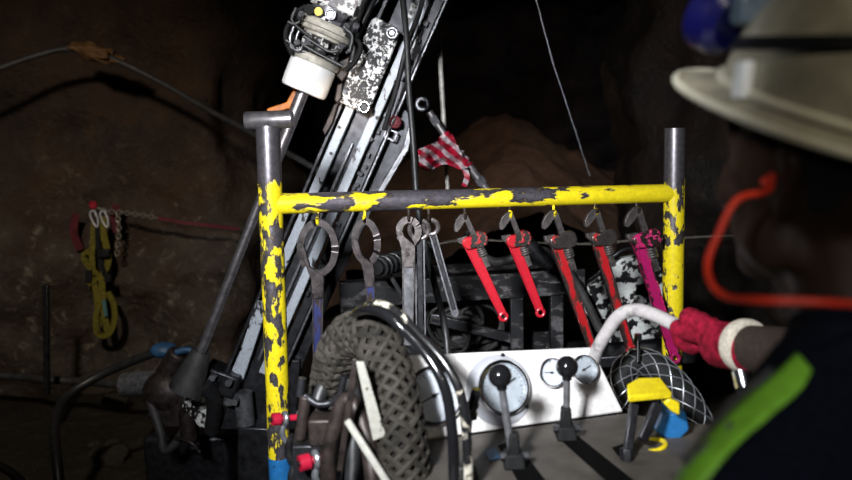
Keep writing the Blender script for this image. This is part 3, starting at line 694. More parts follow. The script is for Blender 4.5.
for x in (93, 103):
    b = MB(); b.tube([W(x, 210, .05), W(x - 3, 214, .05), W(x, 222, .05), W(x + 4, 227, .05), W(x + 5, 220, .05), W(x + 1, 210, .05)], .006); b.build('snap_hook', plain('zinc_plating', (.7, .7, .75), .3, .1), hn)
ch = thing('wall_chain', 'rusty pale chain hung from a wall hook beside the harness', 'chain', W(104, 212))
def chain(pts, n, parent):
    pts = smooth_path(pts, 10); L = [0]
    for a, c in zip(pts, pts[1:]): L.append(L[-1] + (c - a).length)
    b = MB()
    for k in range(n):
        s = L[-1] * (k + .5) / n; i = max(j for j in range(len(L)) if L[j] <= s); i = min(i, len(pts) - 2)
        c = pts[i].lerp(pts[i + 1], (s - L[i]) / max(1e-6, L[i + 1] - L[i])); t = (pts[i + 1] - pts[i]).normalized()
        sd = t.cross(V((0, 1, 0))).normalized() if k % 2 else V((0, 1, 0)); hl = L[-1] / n * .75
        ring = [c + t * (hl * math.cos(a)) + sd * (.014 * math.sin(a)) for a in [j * math.pi / 5 for j in range(11)]]
        b.tube(ring, .0042, 6, sm=False)
    return b.build('links', M['chain'], parent)
chain([W(98, 208, .03), W(106, 211, .03), W(116, 212, .03), W(135, 214, .03), W(157, 218, .03)], 15, ch)
chain([W(117, 213, .03), W(119, 230, .03), W(117, 255, .03)], 10, ch)
tag(MB().ribbon([W(157, 218, .03), W(180, 222, .03), W(205, 225, .0), W(240, 229, -.1)], .022, .003, (0, 1, 0)).build('red_strap', M['tapered']), 'faded red strap running right from the wall chain', 'strap')
b = MB(); b.torus(W(93, 205, .03), (0, 1, 0), .018, .007).cyl(W(93, 204, -.06), W(93, 205, .03), .012); tag(b.build('wall_hook', M['redpin']), 'small red ring hook in the rock above the harness', 'hook')
for q, (pts, lb) in enumerate(((((76, 214), (74, 232), (80, 250)), 'faded red tape strip hanging left of the harness'), (((117, 205), (114, 216), (117, 232)), 'faded red tape strip behind the hanging chain'))):
    tag(MB().ribbon([W(x, y, -.02) for x, y in pts], .05, .004, (0, 1, 0)).build('tape_strip', M['tapered']), lb, 'tape')

b = MB(); bmesh.ops.create_icosphere(b.bm, subdivisions=4, radius=1)
for v_ in b.bm.verts: v_.co = V((v_.co.x * .13, v_.co.y * .08, v_.co.z * .045)) * (1 + .5 * noise.noise(v_.co * 2.2)) + V((0, 0, -.05 * v_.co.x))
b.bm.transform(Matrix.Translation(P(96, 53, 4.62))); tag(b.build('rock_lump', rock('ochre_rock', (.16, .075, .02), (.10, .05, .02), (.2, .1, .03)), sharp=60), 'ochre rock lump sticking out of the left wall where the cable crosses', 'rock')
hose('dark hose running along the foot of the left wall', [(-30, 374, 4.7), (20, 377, 4.7), (45, 380, 4.6), (75, 381, 4.6), (110, 384, 4.5), (140, 388, 4.4)], .024, M['rubber_d'])
hose('thick black hose arching over the ground at lower left', [(64, 520, 3.0), (58, 470, 3.1), (55, 425, 3.3), (66, 398, 3.5), (95, 378, 3.6), (130, 362, 3.6), (160, 352, 3.55), (180, 356, 3.5), (190, 375, 3.4), (193, 410, 3.3), (195, 450, 3.2)], .021, M['rubber'])
hose('dark hose crossing the bottom left corner', [(-20, 458, 2.9), (10, 472, 2.85), (40, 500, 2.8)], .016, M['rubber_d'])
hose('dark hose drooping in a loop beside the pump', [(150, 400, 3.3), (160, 430, 3.25), (165, 450, 3.2), (178, 440, 3.2), (186, 420, 3.2), (186, 380, 3.25)], .019, M['rubber_d'])
hose('dark hose running back along the ground to the mast foot', [(150, 415, 3.4), (190, 415, 3.3), (215, 402, 3.2), (228, 372, 3.1), (238, 350, 3.05)], .015, M['rubber'])
o = MB().bar(P(46, 285, 4.4), P(47, 395, 4.35), .03, .03); tag(o.build('wall_stake', M['steel_d'], bevel=.004), 'thin dark upright stake leaning on the left wall', 'stake')
pump = thing('hydraulic_pump', 'muddy hydraulic pump with a silver canister lying on the ground by the mast', 'pump', PZ(180, 440, 0))
b = MB(); b.cyl(P(124, 385, 3.45), P(160, 382, 3.4), .055, seg=28).cyl(P(160, 382, 3.4), P(166, 382, 3.4), .063, seg=28).cyl(P(121, 385, 3.45), P(125, 385, 3.45), .045, seg=28); b.build('canister', M['steel_m'], pump, bevel=.006)
b = MB(); b.sph(P(168, 392, 3.35), (.11, .09, .10)).cyl(P(165, 378, 3.35), P(180, 352, 3.35), .05).box(P(178, 405, 3.35), (.16, .14, .16)); b.build('casing', M['steel_r'], pump, bevel=.012)
b = MB(); c = P(208, 417, 3.1); b.cyl(c + V((0, .06, 0)), c, .052, seg=28).cyl(c, c + V((0, -.02, 0)), .040, seg=28).torus(c, (0, 1, 0), .047, .007).box(c + V((0, -.025, 0)), (.05, .01, .02)); b.build('gauge_cap', M['white_chip'], pump, bevel=.003)
b = MB(); b.bar(P(190, 400, 3.2), P(203, 412, 3.15), .07, .07).bar(P(196, 392, 3.2), P(214, 404, 3.2), .05, .05); b.build('valve_block', M['white_flk'], pump, bevel=.008)
b = MB(); b.cyl(P(187, 410, 3.18), P(189, 440, 3.18), .035, seg=20).tube([P(175, 438, 3.15), P(190, 442, 3.1), P(200, 452, 3.1)], .008); b.build('drain_pipe', M['steel_r'], pump)
b = MB(); b.box(PZ(185, 470, .1).xy.to_3d() + V((0, .2, .12)), (.4, .35, .26)); b.build('skid', M['steel_d'], pump, bevel=.02)
b = MB(); b.tube([P(176, 352, 3.3), P(190, 350, 3.3), P(200, 358, 3.3)], .014); b.sph(P(164, 350, 3.4), (.06, .05, .035)); tag(b.build('blue_cover', M['bluehose']), 'small blue plastic cover lying on top of the muddy pump', 'cover')
_q = P(195, 362, YH)
cl = thing('rod_clamp', 'dark rod clamp assembly at the foot of the mast beside the drill rod', 'clamp', P(215, 385, 3.0))
b = MB(); b.bar(P(205, 372, 2.98), P(240, 385, 2.98), .09, .12, (0, 1, 0)); b.build('clamp_body', M['steel_d'], cl, bevel=.01)
b = MB(); b.cyl(P(243, 392, 2.95), P(246, 424, 2.95), .035).cyl(P(228, 404, 2.95), P(235, 378, 2.95), .02); b.build('clamp_cylinder', M['steel_m'], cl)
b = MB()
for x, y in ((214, 376), (230, 381), (236, 400)): c = P(x, y, 2.9); b.cyl(c, c + V((0, -.03, 0)), .013, seg=6)
loose(b.build('clamp_bolt', M['steel_m'], cl))
mx = frame_z(-rd); mx.translation = P(205, 340, YH) * 0 + P(197, 362, YH) - rd * .045
MB().lathe([(.026, .0), (.034, .004), (.045, -.05), (.062, -.13), (.066, -.16), (.03, -.16)], mx, 28).build('rod_guide', M['rubber_d'], cl)
b = MB(); b.bar(P(199, 386, YH + .02), P(228, 384, 2.98), .05, .05, (0, 1, 0)); b.build('guide_arm', M['steel_d'], cl, bevel=.006)
b = MB(); b.tube([P(203, 384, YH), P(214, 400, YH + .06), P(212, 430, YH + .15)], .03); b.build('return_hose', M['rubber'], cl)
# scattered stones at the foot of the wall
for k in range(12):
    px_, py_ = random.uniform(0, 240), random.uniform(398, 470); c = PZ(px_, py_, .0)
    if abs(px_ - 200) < 30: continue
    s = random.uniform(.03, .085); b = MB(); bmesh.ops.create_icosphere(b.bm, subdivisions=3, radius=s)
    for v_ in b.bm.verts: v_.co = V((v_.co.x * 1.2, v_.co.y, v_.co.z * .7)) * (1 + .5 * noise.noise(v_.co * 14 + V((k * 3.1, 0, 0))))
    b.bm.transform(Matrix.Translation(c + V((0, 0, s * .25)))); tag(b.build('loose_rock', M['mud'], sharp=50), 'dull brown loose rock lying on the muddy ground at lower left', 'rock', 'loose rocks on the muddy ground')

# ------------------------------------------------------------------ control console
con = thing('control_console', 'drill control console with a white gauge panel and black deck', 'control console', V((.1, 1.5, 0)))
c_tl, c_tr = P(396, 356, 1.53), P(592, 347, 1.66); c_bl, c_br = P(402, 443, 1.47), P(624, 412, 1.58)
pn = (c_tr - c_bl).cross(c_tl - c_bl).normalized(); _d = ray(624, 412); c_br = EYE + _d * ((c_bl - EYE).dot(pn) / _d.dot(pn))
b = MB(); b.slab([c_bl, c_br, c_tr, c_tl], .03); b.build('gauge_panel', M['white'], con, bevel=.004)
if pn.y > 0: pn = -pn
def on_panel(px_, py_):
    d = ray(px_, py_); return EYE + d * ((c_bl - EYE).dot(pn) / d.dot(pn))
zd = (c_bl.z + c_br.z) / 2
# deck
dk = [PZ(392, 446, zd), PZ(624, 413, zd), PZ(735, 420, zd) , V((.62, .98, zd)), V((-.12, .95, zd))]
dk[2] = V((.62, 1.5, zd))
b = MB(); b.slab([dk[0], dk[4], dk[3], dk[2], dk[1]], .0); b = MB()
b.slab([dk[0], dk[4], dk[3], dk[2], dk[1]], .02); b.build('deck_plate', M['deck'], con, bevel=.003)
b = MB(); b.box((.24, 1.28, zd - .14), (.7, .5, .23)); b.build('console_box', M['steel_d'], con, bevel=.01)
for sx in (-.06, .54):
    for sy in (1.08, 1.46): MB().box((sx, sy, (zd - .25) / 2), (.05, .05, zd - .25)).build('leg', M['steel_d'], con, bevel=.004)
rv = (pn.cross(V((0, 0, 1)))).normalized(); uv_ = pn.cross(rv).normalized()
if uv_.z < 0: uv_ = -uv_
def slotbox(pts): 
    b = MB(); b.slab([PZ(x, y, zd + .0015) for x, y in pts], .0012); return b.build('slot', M['slot'], con)  # dark of the opening is a black sheet laid on the deck
slotbox([(498, 446), (514, 440), (560, 500), (528, 500)]); slotbox([(556, 436), (570, 430), (640, 486), (618, 492)]); slotbox([(612, 448), (624, 444), (632, 452), (618, 456)])
b = MB(); b.slab([PZ(x, y, zd + .003) for x, y in ((484, 452), (496, 448), (500, 458), (490, 462))], .002); b.build('blue_tag', M['bluehose'], con)

def gauge(cx, cy, r, label, needle, dialm, marks=20, flange=0):
    c = on_panel(cx, cy); g = thing('pressure_gauge', label, 'gauge', c, 'pressure gauges on the white panel')
    mx = Matrix((rv, uv_, pn)).transposed().to_4x4(); mx.translation = c
    if mx.to_3x3().determinant() < 0: mx = Matrix((-rv, uv_, pn)).transposed().to_4x4(); mx.translation = c
    b = MB(); b.lathe([(r * .80, .001), (r * .96, .001), (r * 1.0, .004), (r * 1.0, .013), (r * .95, .0165), (r * .88, .0155), (r * .85, .011), (r * .84, .006)], mx, 48, caps=False)
    b.build('bezel', M['chrome'], g)
    if flange:
        b = MB(); b.lathe([(r * .9, .0005), (r * flange, .0005), (r * flange, .003), (r * .9, .003)], mx @ Matrix.Translation((r * -.12, r * -.05, 0)), 48, caps=False); b.build('mounting_ring', plain('satin_steel', (.55, .56, .6), .25, .4, .15), g)
        b = MB()
        for a in (75, 200, 320): 
            q = mx @ V((r * 1.22 * math.cos(R(a)) - r * .12, r * 1.22 * math.sin(R(a)), .003)); b.cyl(q, q + pn * .004, .004, seg=8)
        loose(b.build('screw', M['steel_d'], g))
    b = MB(); b.lathe([(.0005, .0065), (r * .86, .0065)], mx, 48, caps=False); dl_ = b.build('dial', dialm, g)
    b = MB()
    for k in range(marks + 1):
        a = R(225 - 270 * k / marks); r0_, r1_ = r * (.66 if k % 5 == 0 else .73), r * .79
        p0, p1 = mx @ V((r0_ * math.cos(a), r0_ * math.sin(a), .0072)), mx @ V((r1_ * math.cos(a), r1_ * math.sin(a), .0072)); b.bar(p0, p1, r * .02, .0004, pn)
    b.build('scale_marks', M['ink'], dl_, world=True)
    b = MB(); a = R(needle); b.bar(mx @ V((-r * .18 * math.cos(a), -r * .18 * math.sin(a), .0085)), mx @ V((r * .6 * math.cos(a), r * .6 * math.sin(a), .0085)), r * .045, .0008, pn); q = mx @ V((0, 0, .007)); b.cyl(q, q + pn * .0035, r * .08); b.build('needle', M['ink'], g)
    b = MB(); b.lathe([(.0005, .0125), (r * .86, .0125)], mx, 48, caps=False); b.build('lens', M['glass'], g)
    return g
ppm = lambda cx, cy: (on_panel(cx, cy) - EYE).length / FPX
gauge(433, 396, 29 * ppm(433, 396), 'large round pressure gauge at the left end of the panel, partly behind the black rail', 200, M['dial'], 24)
gauge(502, 388, 27 * ppm(502, 388), 'large pressure gauge with a wide mounting ring behind the first black knob', 30, M['dialk'], 24, 1.28)
gauge(550, 373, 14.5 * ppm(549, 373), 'small pressure gauge left of the second black knob', 170, M['dial'], 10)
gauge(582, 370, 14.5 * ppm(582, 370), 'small pressure gauge at the right end of the panel', 20, M['dialk'], 10)

def lever(label, base, ball, rb, g=None):
    z0 = PZ(*base, zd); t = thing('control_lever', label, 'control lever', z0, 'ball topped control levers')
    tp = P(*ball, z0.y + .0)
    b = MB(); b.sph(tp, rb, u=32, v=20); d = (tp - z0).normalized(); b.cyl(tp - d * rb * 1.15, tp - d * rb * .7, rb * .45); b.build('knob', M['black'], t)
    MB().cyl(z0, tp - d * rb * .9, .0068, seg=16).build('shaft', M['steel_m'], t)
    b = MB(); q = z0 + V((0, 0, .0)); b.box(q + V((0, 0, .014)), (.040, .044, .028), taper=.8); b.box(q + V((.0, 0, .044)), (.022, .026, .040), taper=.8); b.build('boot', M['boot'], t, bevel=.004)
    b = MB()
    for s in (-1, 1): b.cyl(q + V((s * .025, -.008, .022)), q + V((s * .014, -.008, .022)), .008, seg=6)
    loose(b.build('pivot_bolt', M['steel_d'], t))
    return t
lever('black ball knob control lever in front of the large middle gauge', (514, 466), (500, 376), 12.4 / FPX * 1.36)
lever('black ball knob control lever between the two small gauges', (566, 438), (567, 367), 11.4 / FPX * 1.5)
z0 = PZ(466, 476, zd); t = thing('toggle_lever', 'short lever with a black grip sleeve between the two large gauges', 'control lever', z0)
b = MB(); b.cyl(P(471, 412, 1.36), P(476, 392, 1.36), .0095).cyl(P(470, 418, 1.36), P(471, 412, 1.36), .0125).cyl(P(475.5, 396, 1.36), P(476.5, 389, 1.36), .0075).cyl(P(472.5, 407, 1.36), P(473.5, 403, 1.36), .011); b.build('grip', M['black'], t)
MB().cyl(z0, P(470, 416, 1.36), .005).build('shaft', M['steel_d'], t)
MB().box(z0 + V((0, 0, .012)), (.045, .045, .024), taper=.7).build('boot', M['rubber'], t, bevel=.004)

# right handrail
hr = thing('right_handrail', 'cranked white and bare steel handrail the gloved hand is holding', 'handrail', P(588, 352, 1.62))
hpts = [P(593, 364, 1.66), P(597, 350, 1.64), P(607, 332, 1.62), P(619, 316, 1.60), P(634, 310, 1.58), P(652, 314, 1.55), P(676, 325, 1.51), P(702, 337, 1.47), P(726, 350, 1.43), P(738, 362, 1.39), P(743, 382, 1.34)]
M['rail_w'] = chip('white_rail_worn_bare', (.46, .43, .43), (.3, .3, .32), 14, .42, um=.5, edge=.03, rust=(.25, .23, .22))
MB().tube(hpts, .0138, 20).build('tube', M['rail_w'], hr)
q = hpts[-1]; MB().cyl(P(741, 371, 1.35), P(745, 388, 1.335), .0165, seg=24).build('end_collar', M['chrome'], hr)
MB().tube([q, P(748, 410, 1.36), P(748, 470, 1.40)], .0135).build('lower_tube', M['steel_d'], hr)
b = MB(); c = P(638, 340, 1.75); b.cyl(c, c + V((0, 0, .014)), .009, seg=6).cyl(c + V((0, 0, -.05)), c, .0045); tag(b.build('upright_bolt', M['chrome']), 'small bright bolt standing up behind the panel right end', 'bolt')

# left handrails
hl = thing('left_handrail', 'bent black handrail in front of the woven hose with chipped white outer tube', 'handrail', P(455, 480, 1.25))
MB().tube([P(342, 350, 1.66), P(348, 324, 1.56), P(362, 310, 1.42), P(384, 313, 1.34), P(408, 334, 1.31), P(432, 362, 1.28), P(446, 392, 1.26), P(452, 430, 1.25), P(454, 470, 1.24), P(455, 540, 1.24)], .0095, 18).build('inner_tube', M['black'], hl)
M['rail_b'] = chip('black_rail_white_chips', (.012, .012, .013), (.75, .73, .66), 22, .462, um=0, ur=.5, pr=.2, rust=(.3, .25, .15))
MB().tube([P(356, 318, 1.58), P(372, 304, 1.43), P(396, 312, 1.37), P(420, 336, 1.33), P(444, 362, 1.30), P(460, 392, 1.28), P(466, 430, 1.27), P(468, 470, 1.26), P(468, 540, 1.26)], .0085, 18).build('outer_tube', M['rail_b'], hl)

# ------------------------------------------------------------------ sleeved hoses
def sleeve(root, pts, Rr, rw, nh, pitch, matc, matw, arc_core=True, flat=False):
    sp = smooth_path(pts, 14); fr = path_frames(sp); L = [0]
    for a, c in zip(sp, sp[1:]): L.append(L[-1] + (c - a).length)
    MB().tube(sp, Rr - rw * 1.2, 24, sm=False).build('hose_core', matc, root)
    for sgn in (-1, 1):
        b = MB()
        for h in range(nh):
            pl_ = []; m_ = max(20, int(L[-1] / pitch * 16))
            for k in range(m_ + 1):
                s = L[-1] * k / m_; i = min(len(sp) - 2, max(j for j in range(len(L)) if L[j] <= s + 1e-9)); u = (s - L[i]) / max(1e-6, L[i + 1] - L[i])
                p = fr[i][0].lerp(fr[i + 1][0], u); n_ = fr[i][2].lerp(fr[i + 1][2], u).normalized(); bb = fr[i][3].lerp(fr[i + 1][3], u).normalized()
                a = sgn * (2 * math.pi * s / pitch) + 2 * math.pi * h / nh
                wv = .25 * rw * math.sin(a * nh * .5 + h)
                pl_.append(p + (n_ * math.cos(a) + bb * math.sin(a)) * (Rr + wv))
            b.tube(pl_, rw, 6, sm=False)
        b.build('sleeve_weave', matw, root)
s1 = thing('sleeved_hose', 'thick hose arching up in a dusty woven sleeve at the left of the console', 'hose', P(400, 470, 1.38))
sleeve(s1, [P(326, 440, 1.66), P(330, 400, 1.62), P(336, 362, 1.57), P(352, 336, 1.52), P(372, 336, 1.47), P(386, 364, 1.43), P(395, 400, 1.39), P(402, 440, 1.36), P(406, 500, 1.33), P(408, 560, 1.3)], .041, .0062, 8, .20, M['core'], M['sock'])
s2 = thing('mesh_hose', 'black hose looping inside a galvanised wire mesh grip beside the yellow lever', 'hose', P(690, 420, 1.75))
sleeve(s2, [P(624, 450, 1.80), P(618, 415, 1.80), P(620, 382, 1.80), P(632, 363, 1.8), P(652, 364, 1.78), P(674, 382, 1.75), P(692, 408, 1.72), P(706, 446, 1.7), P(712, 520, 1.68)], .031, .0017, 6, .24, M['boot'], M['wire'])
# hoses and brackets left of the sleeve
for lb, pts, rr, m_ in (('black hose rising left of the woven sleeve hose', [(318, 500, 1.5), (312, 450, 1.52), (318, 400, 1.55), (334, 372, 1.58), (350, 380, 1.56), (354, 420, 1.5), (352, 500, 1.45)], .016, M['rubber']),
                        ('dusty hose with clamps beside the red pinned shackles', [(330, 500, 1.42), (328, 460, 1.42), (334, 430, 1.42), (346, 400, 1.42), (362, 420, 1.4), (372, 470, 1.36), (374, 520, 1.34)], .015, M['steel_r'])):
    hose(lb, pts, rr, m_)
wb = thing('white_bracket', 'white painted flat steel bracket inside the arch of the woven sleeve hose', 'bracket', P(372, 430, 1.32))
b = MB(); b.slab([P(x, y, 1.33) for x, y in ((356, 362), (364, 362), (386, 436), (373, 441))], -.006); M['wbr'] = chip('dimmed_white_paint', (.34, .33, .29), (.07, .06, .05), 22, .40); b.build('upper_plate', M['wbr'], wb, bevel=.001)  # white darkened in the colour to offset overexposure on this bracket
b = MB(); b.bar(P(347, 420, 1.34), P(396, 496, 1.28), .013, .010); b.build('lower_bar', M['wbr'], wb, bevel=.003)
b = MB(); b.bar(P(356, 358, 1.34), P(340, 470, 1.36), .012, .012); b.build('back_bar', M['steel_r'], wb, bevel=.002)
sb = thing('shackle_block', 'rust brown clamp block with cable ends beside the lower left shackle', 'clamp', P(325, 440, 1.5))
b = MB(); b.box(P(328, 428, 1.5), (.07, .06, .055)).cyl(P(300, 440, 1.5), P(306, 395, 1.5), .012).box(P(338, 460, 1.5), (.05, .05, .08)); b.build('block', M['steel_r'], sb, bevel=.005)
b = MB(); b.cyl(P(300, 396, 1.5), P(302, 378, 1.5), .008).cyl(P(340, 396, 1.48), P(344, 376, 1.48), .007).tube([P(305, 396, 1.5), P(318, 404, 1.49), P(332, 402, 1.49), P(344, 392, 1.48)], .007); loose(b.build('stud', M['steel_d'], sb))
b = MB(); b.bar(P(296, 480, 1.5), P(345, 478, 1.5), .16, .05, (0, 1, 0)); b.build('base', M['steel_d'], sb, bevel=.004)
q = P(320, 480, 1.5); MB().bar(q, V((q.x, q.y, 0)), .07, .07).build('column', M['steel_d'], sb, bevel=.004)
def shackle(label, cx, cy, Y, s, rz):
    c = P(cx, cy, Y); t = thing('shackle', label, 'shackle', c, 'red pinned shackles', Matrix.Rotation(R(rz), 4, 'Y') @ Matrix.Rotation(R(25), 4, 'Z'))
    b = MB(); b.cyl((-.030 * s, 0, 0), (.020 * s, 0, 0), .0065 * s); b.cyl((-.034 * s, 0, 0), (-.018 * s, 0, 0), .0125 * s, seg=24); b.build('pin', M['redpin'], t, world=False)
    b = MB(); b.cyl((-.0345 * s, 0, 0), (-.036 * s, 0, 0), .005 * s); b.build('pin_end', M['steel_d'], t, world=False)
    b = MB()
    for x in (-.008, .022):
        b.torus((x * s, 0, 0), (1, 0, 0), .010 * s, .0055 * s)
    b.tube([(-.008 * s, 0, -.010 * s), (-.012 * s, 0, -.03 * s), (0, 0, -.052 * s), (.016 * s, 0, -.05 * s), (.026 * s, 0, -.03 * s), (.022 * s, 0, -.010 * s)], .006 * s); b.build('bow', M['wire'], t, world=False)
    b = MB(); b.cyl((.026 * s, 0, 0), (.034 * s, 0, 0), .011 * s, seg=6); b.build('nut', M['wire'], t, world=False)
shackle('silver shackle with a red pin against the left post of the rack', 289, 418, 1.75, 1.15, 6)
shackle('silver shackle with a red pin lower right, beside the rust brown block', 321, 458, 1.45, 1.25, -4)
tag(MB().tube([P(292, 436, 1.7), P(288, 450, 1.65), P(294, 464, 1.6), P(300, 452, 1.58), P(296, 440, 1.6)], .008).tube([P(296, 462, 1.58), P(292, 480, 1.55), P(300, 496, 1.5)], .009).build('link_chain', M['steel_d']), 'two dark chain links joining the red pinned shackles', 'chain')

# yellow pedal lever
yp = thing('yellow_handle', 'yellow speckled grip plate on two dark stems at the right of the console deck', 'handle', PZ(650, 450, zd))
b = MB(); pts = [P(x, y, yv) for x, y, yv in ((627, 390, 1.42), (637, 384, 1.46), (660, 383, 1.47), (672, 399, 1.42), (628, 403, 1.40))]; b.slab(pts, .012); b.build('grip_plate', M['yel'], yp, bevel=.003)
b = MB(); b.slab([P(x, y, 1.42) for x, y in ((669, 398), (680, 403), (680, 416), (672, 412), (664, 404))], -.012); b.build('yellow_end', M['yel'], yp, bevel=.003)
b = MB(); b.bar(P(634, 404, 1.42), P(627, 456, 1.38), .016, .014).bar(P(658, 404, 1.43), P(642, 440, 1.40), .018, .014).cyl(P(627, 448, 1.38), P(627, 461, 1.375), .013, seg=6); b.build('stem', M['steel_d'], yp, bevel=.002)
pot = thing('blue_cup', 'small dark blue cup with a yellow rim under the yellow grip', 'cup', P(652, 446, 1.42))
c = P(652, 446, 1.44); mx = Matrix.Rotation(R(-12), 4, 'Y'); mx.translation = c
b = MB(); b.lathe([(.020, -.02), (.026, 0), (.024, .001), (.018, -.018)], mx, 28); b.build('cup_body', plain('deep_blue_plastic', (.015, .015, .12), .4), pot)
b = MB(); q = MB(); tor = Matrix.Rotation(R(-12), 4, 'Y') @ V((0, 0, 1)); b.torus(c + V((0, 0, .001)), tor, .025, .0045); b.build('rim', M['yel'], pot)
b = MB(); b.slab([P(x, y, 1.47) for x, y in ((664, 414), (686, 412), (690, 430), (676, 444), (656, 432))], -.03); tag(b.build('blue_block', M['blue_p'], bevel=.004), 'chipped blue steel block beneath the yellow grip end', 'block')

# ------------------------------------------------------------------ the miner
HC = V((.390, .76, 1.610))
F = V((-.5, .866, 0)); LF = V((-.866, -.5, 0))
per = thing('person', 'person in ivory hard hat, navy overalls and red glove, seen from behind holding a handrail', 'person', (HC.x, HC.y - .05, 0))
HM = Matrix((-LF, F, V((0, 0, 1)))).transposed().to_4x4(); HT = HM @ Matrix.Rotation(R(19), 4, 'X'); HT.translation = HC; HM = HM @ Matrix.Rotation(R(4), 4, 'X') @ Matrix.Scale(1.1, 4); HM.translation = HC + V((0, 0, -.012))   # local x right, y forward, z up
elR = P(852, 372, 1.14); wrR = P(742, 345, 1.37); shR = V((.59, .80, 1.37)); shL = V((.262, .62, 1.335)); elL = V((.25, .60, 1.07)); wrL = V((.20, .83, 1.03))
hip = V((.45, .70, .95)); chest = V((.42, .70, 1.26)); nb = V((.41, .715, 1.44))
TC = P(704, 338, 1.467); T = (hpts[8] - hpts[6]).normalized(); Wd = (wrR - TC); U = (Wd - T * Wd.dot(T)).normalized(); Vv = T.cross(U)
if Vv.z < 0: Vv = -Vv
def hand(b, scale=1.0, extra=0.0, TCc=TC, Tt=T, Uu=U, Vn=Vv, wr=wrR):
    rt = .0135 + .0095
    for i, (off, ln, fr_) in enumerate(((-.033, 205, .0092), (-.011, 225, .0100), (.011, 218, .0096), (.031, 195, .0084))):
        pts = [TCc + Tt * off * .9 + Uu * .040 + Vn * .022]
        for a in range(30, ln + 1, 35): pts.append(TCc + Tt * off + (Uu * math.cos(R(a)) + Vn * math.sin(R(a))) * rt)
        b.tube(pts, lambda t_, q=fr_: (q + extra) * (1.08 - .22 * t_), 12, 4); b.sph(pts[-1], (fr_ + extra) * .86, u=12, v=8)
        b.sph(pts[1], (fr_ + extra) * 1.12, u=12, v=8)
    k = [TCc + Tt * o_ + Uu * .034 + Vn * .010 for o_ in (-.032, -.011, .011, .030)]
    for p in k: b.limb([p, wr * .8 + p * .2], [.0125 + extra, .017 + extra])
    b.limb([wr * .6 + TCc * .4 - Tt * .02, TCc - Tt * .045 + Uu * .012 - Vn * .010, TCc - Tt * .036 - Uu * .012 - Vn * .022, TCc - Tt * .018 - Uu * .022 - Vn * .018], [.016 + extra, .0125 + extra, .011 + extra, .0095 + extra])
b = MB()
# head
b.sph((0, 0, .012), (.075, .095, .100)); b.sph((0, .022, -.045), (.058, .070, .060)); b.sph((0, .060, -.085), (.030, .026, .024)); b.sph((0, -.035, .01), (.072, .068, .085))
b.limb([(0, .088, .022), (0, .103, -.006), (0, .106, -.022)], [.008, .011, .014]); b.sph((.011, .098, -.024), .009); b.sph((-.011, .098, -.024), .009)   # nose
b.limb([(-.022, .082, -.052), (0, .093, -.050), (.022, .082, -.052)], [.005, .0085, .005]); b.limb([(-.019, .080, -.063), (0, .090, -.063), (.019, .080, -.063)], [.005, .0085, .005])  # lips
for s in (-1, 1):
    b.limb([(s * .044, .072, .034), (s * .018, .088, .032)], [.010, .010])      # brow
    b.sph((s * .042, .062, -.022), (.022, .022, .02)); b.sph((s * .060, .012, -.058), (.014, .03, .028))
    b.limb([(s * .074, -.006, -.028), (s * .080, -.016, -.006), (s * .082, -.018, .014), (s * .078, -.006, .024)], [.007, .008, .009, .007]); b.sph((s * .074, -.006, 0), (.006, .016, .024))
b.bm.transform(HM)
b.limb([HC + V((0, 0, -.06)) - F * .025, nb, chest + V((0, 0, .08))], [.064, .066, .085])
b.sph(chest, (.17, .11, .2), Matrix.Rotation(R(30), 4, 'Z')); b.limb([chest, hip], [.13, .14]); b.limb([shL, nb + V((0, 0, -.06)), shR], [.058, .07, .058])
b.limb([shR, elR, wrR], [.052, .040, .027]); b.limb([shL, elL, wrL], [.052, .040, .028])
hand(b)
lc = wrL + V((0, .085, -.02))
b.limb([wrL, wrL + V((0, .05, -.01))], [.028, .034])
for i in range(4):
    o_ = V(((i - 1.5) * .019, 0, 0)); b.limb([wrL + o_ + V((0, .06, -.008)), lc + o_ + V((0, .012, 0)), lc + o_ + V((0, .036, -.018)), lc + o_ + V((0, .036, -.04))], [.011, .0092, .0085, .0075])
b.limb([wrL + V((.03, .03, -.01)), wrL + V((.048, .06, -.02)), wrL + V((.042, .09, -.032))], [.013, .011, .009])
kn = [hip + s * LF * .10 + V((0, .02, -.43)) for s in (1, -1)]; an = [V((k_.x, k_.y - .04, .09)) for k_ in kn]
for s, k_, a_ in zip((1, -1), kn, an):
    b.limb([hip + s * LF * .09, k_, a_, a_ + F * .13 - V((0, 0, .04))], [.085, .058, .04, .04])
b.build('body', M['skin'], per, fuse=.0062, smooth_it=3)
# overalls
b = MB()
b.sph(chest + V((0, 0, -.01)), (.195, .135, .215), Matrix.Rotation(R(30), 4, 'Z')); b.limb([chest - V((0, 0, .05)), hip], [.155, .165])
b.limb([shL, nb + V((-.045, -.03, -.035)), nb + V((0, 0, -.025)), nb + V((.05, .03, -.04)), shR], [.063, .069, .078, .073, .072])
b.limb([nb + V((0, 0, -.02)), nb + V((0, .0, .012))], [.082, .072])
b.limb([shR, elR * .75 + shR * .25], [.068, .058]); b.limb([shL, elL, wrL * .85 + elL * .15], [.063, .055, .042])
for s, k_, a_ in zip((1, -1), kn, an): b.limb([hip + s * LF * .09, k_, a_ + V((0, 0, .02))], [.11, .078, .068])
ov = b.build('overalls', M['navy'], per, fuse=.009, smooth_it=4)
b = MB()
for a_ in an: b.limb([a_ + V((0, 0, .06)), a_ - V((0, 0, .02)), a_ - V((0, 0, .025)) + F * .08, a_ - V((0, 0, .035)) + F * .16], [.056, .058, .055, .05])
b.build('boots', M['rubber'], per, fuse=.008)
ovb = BVHTree.FromPolygons([WM(ov) @ v_.co for v_ in ov.data.vertices], [p.vertices for p in ov.data.polygons])
def on_ov(px_, py_, off=.0025):
    h = ovb.ray_cast(EYE, ray(px_, py_).normalized())
    if h[0] is None:
        q = P(px_, py_, .62); h = ovb.find_nearest(q)
    return h[0] + h[1] * off
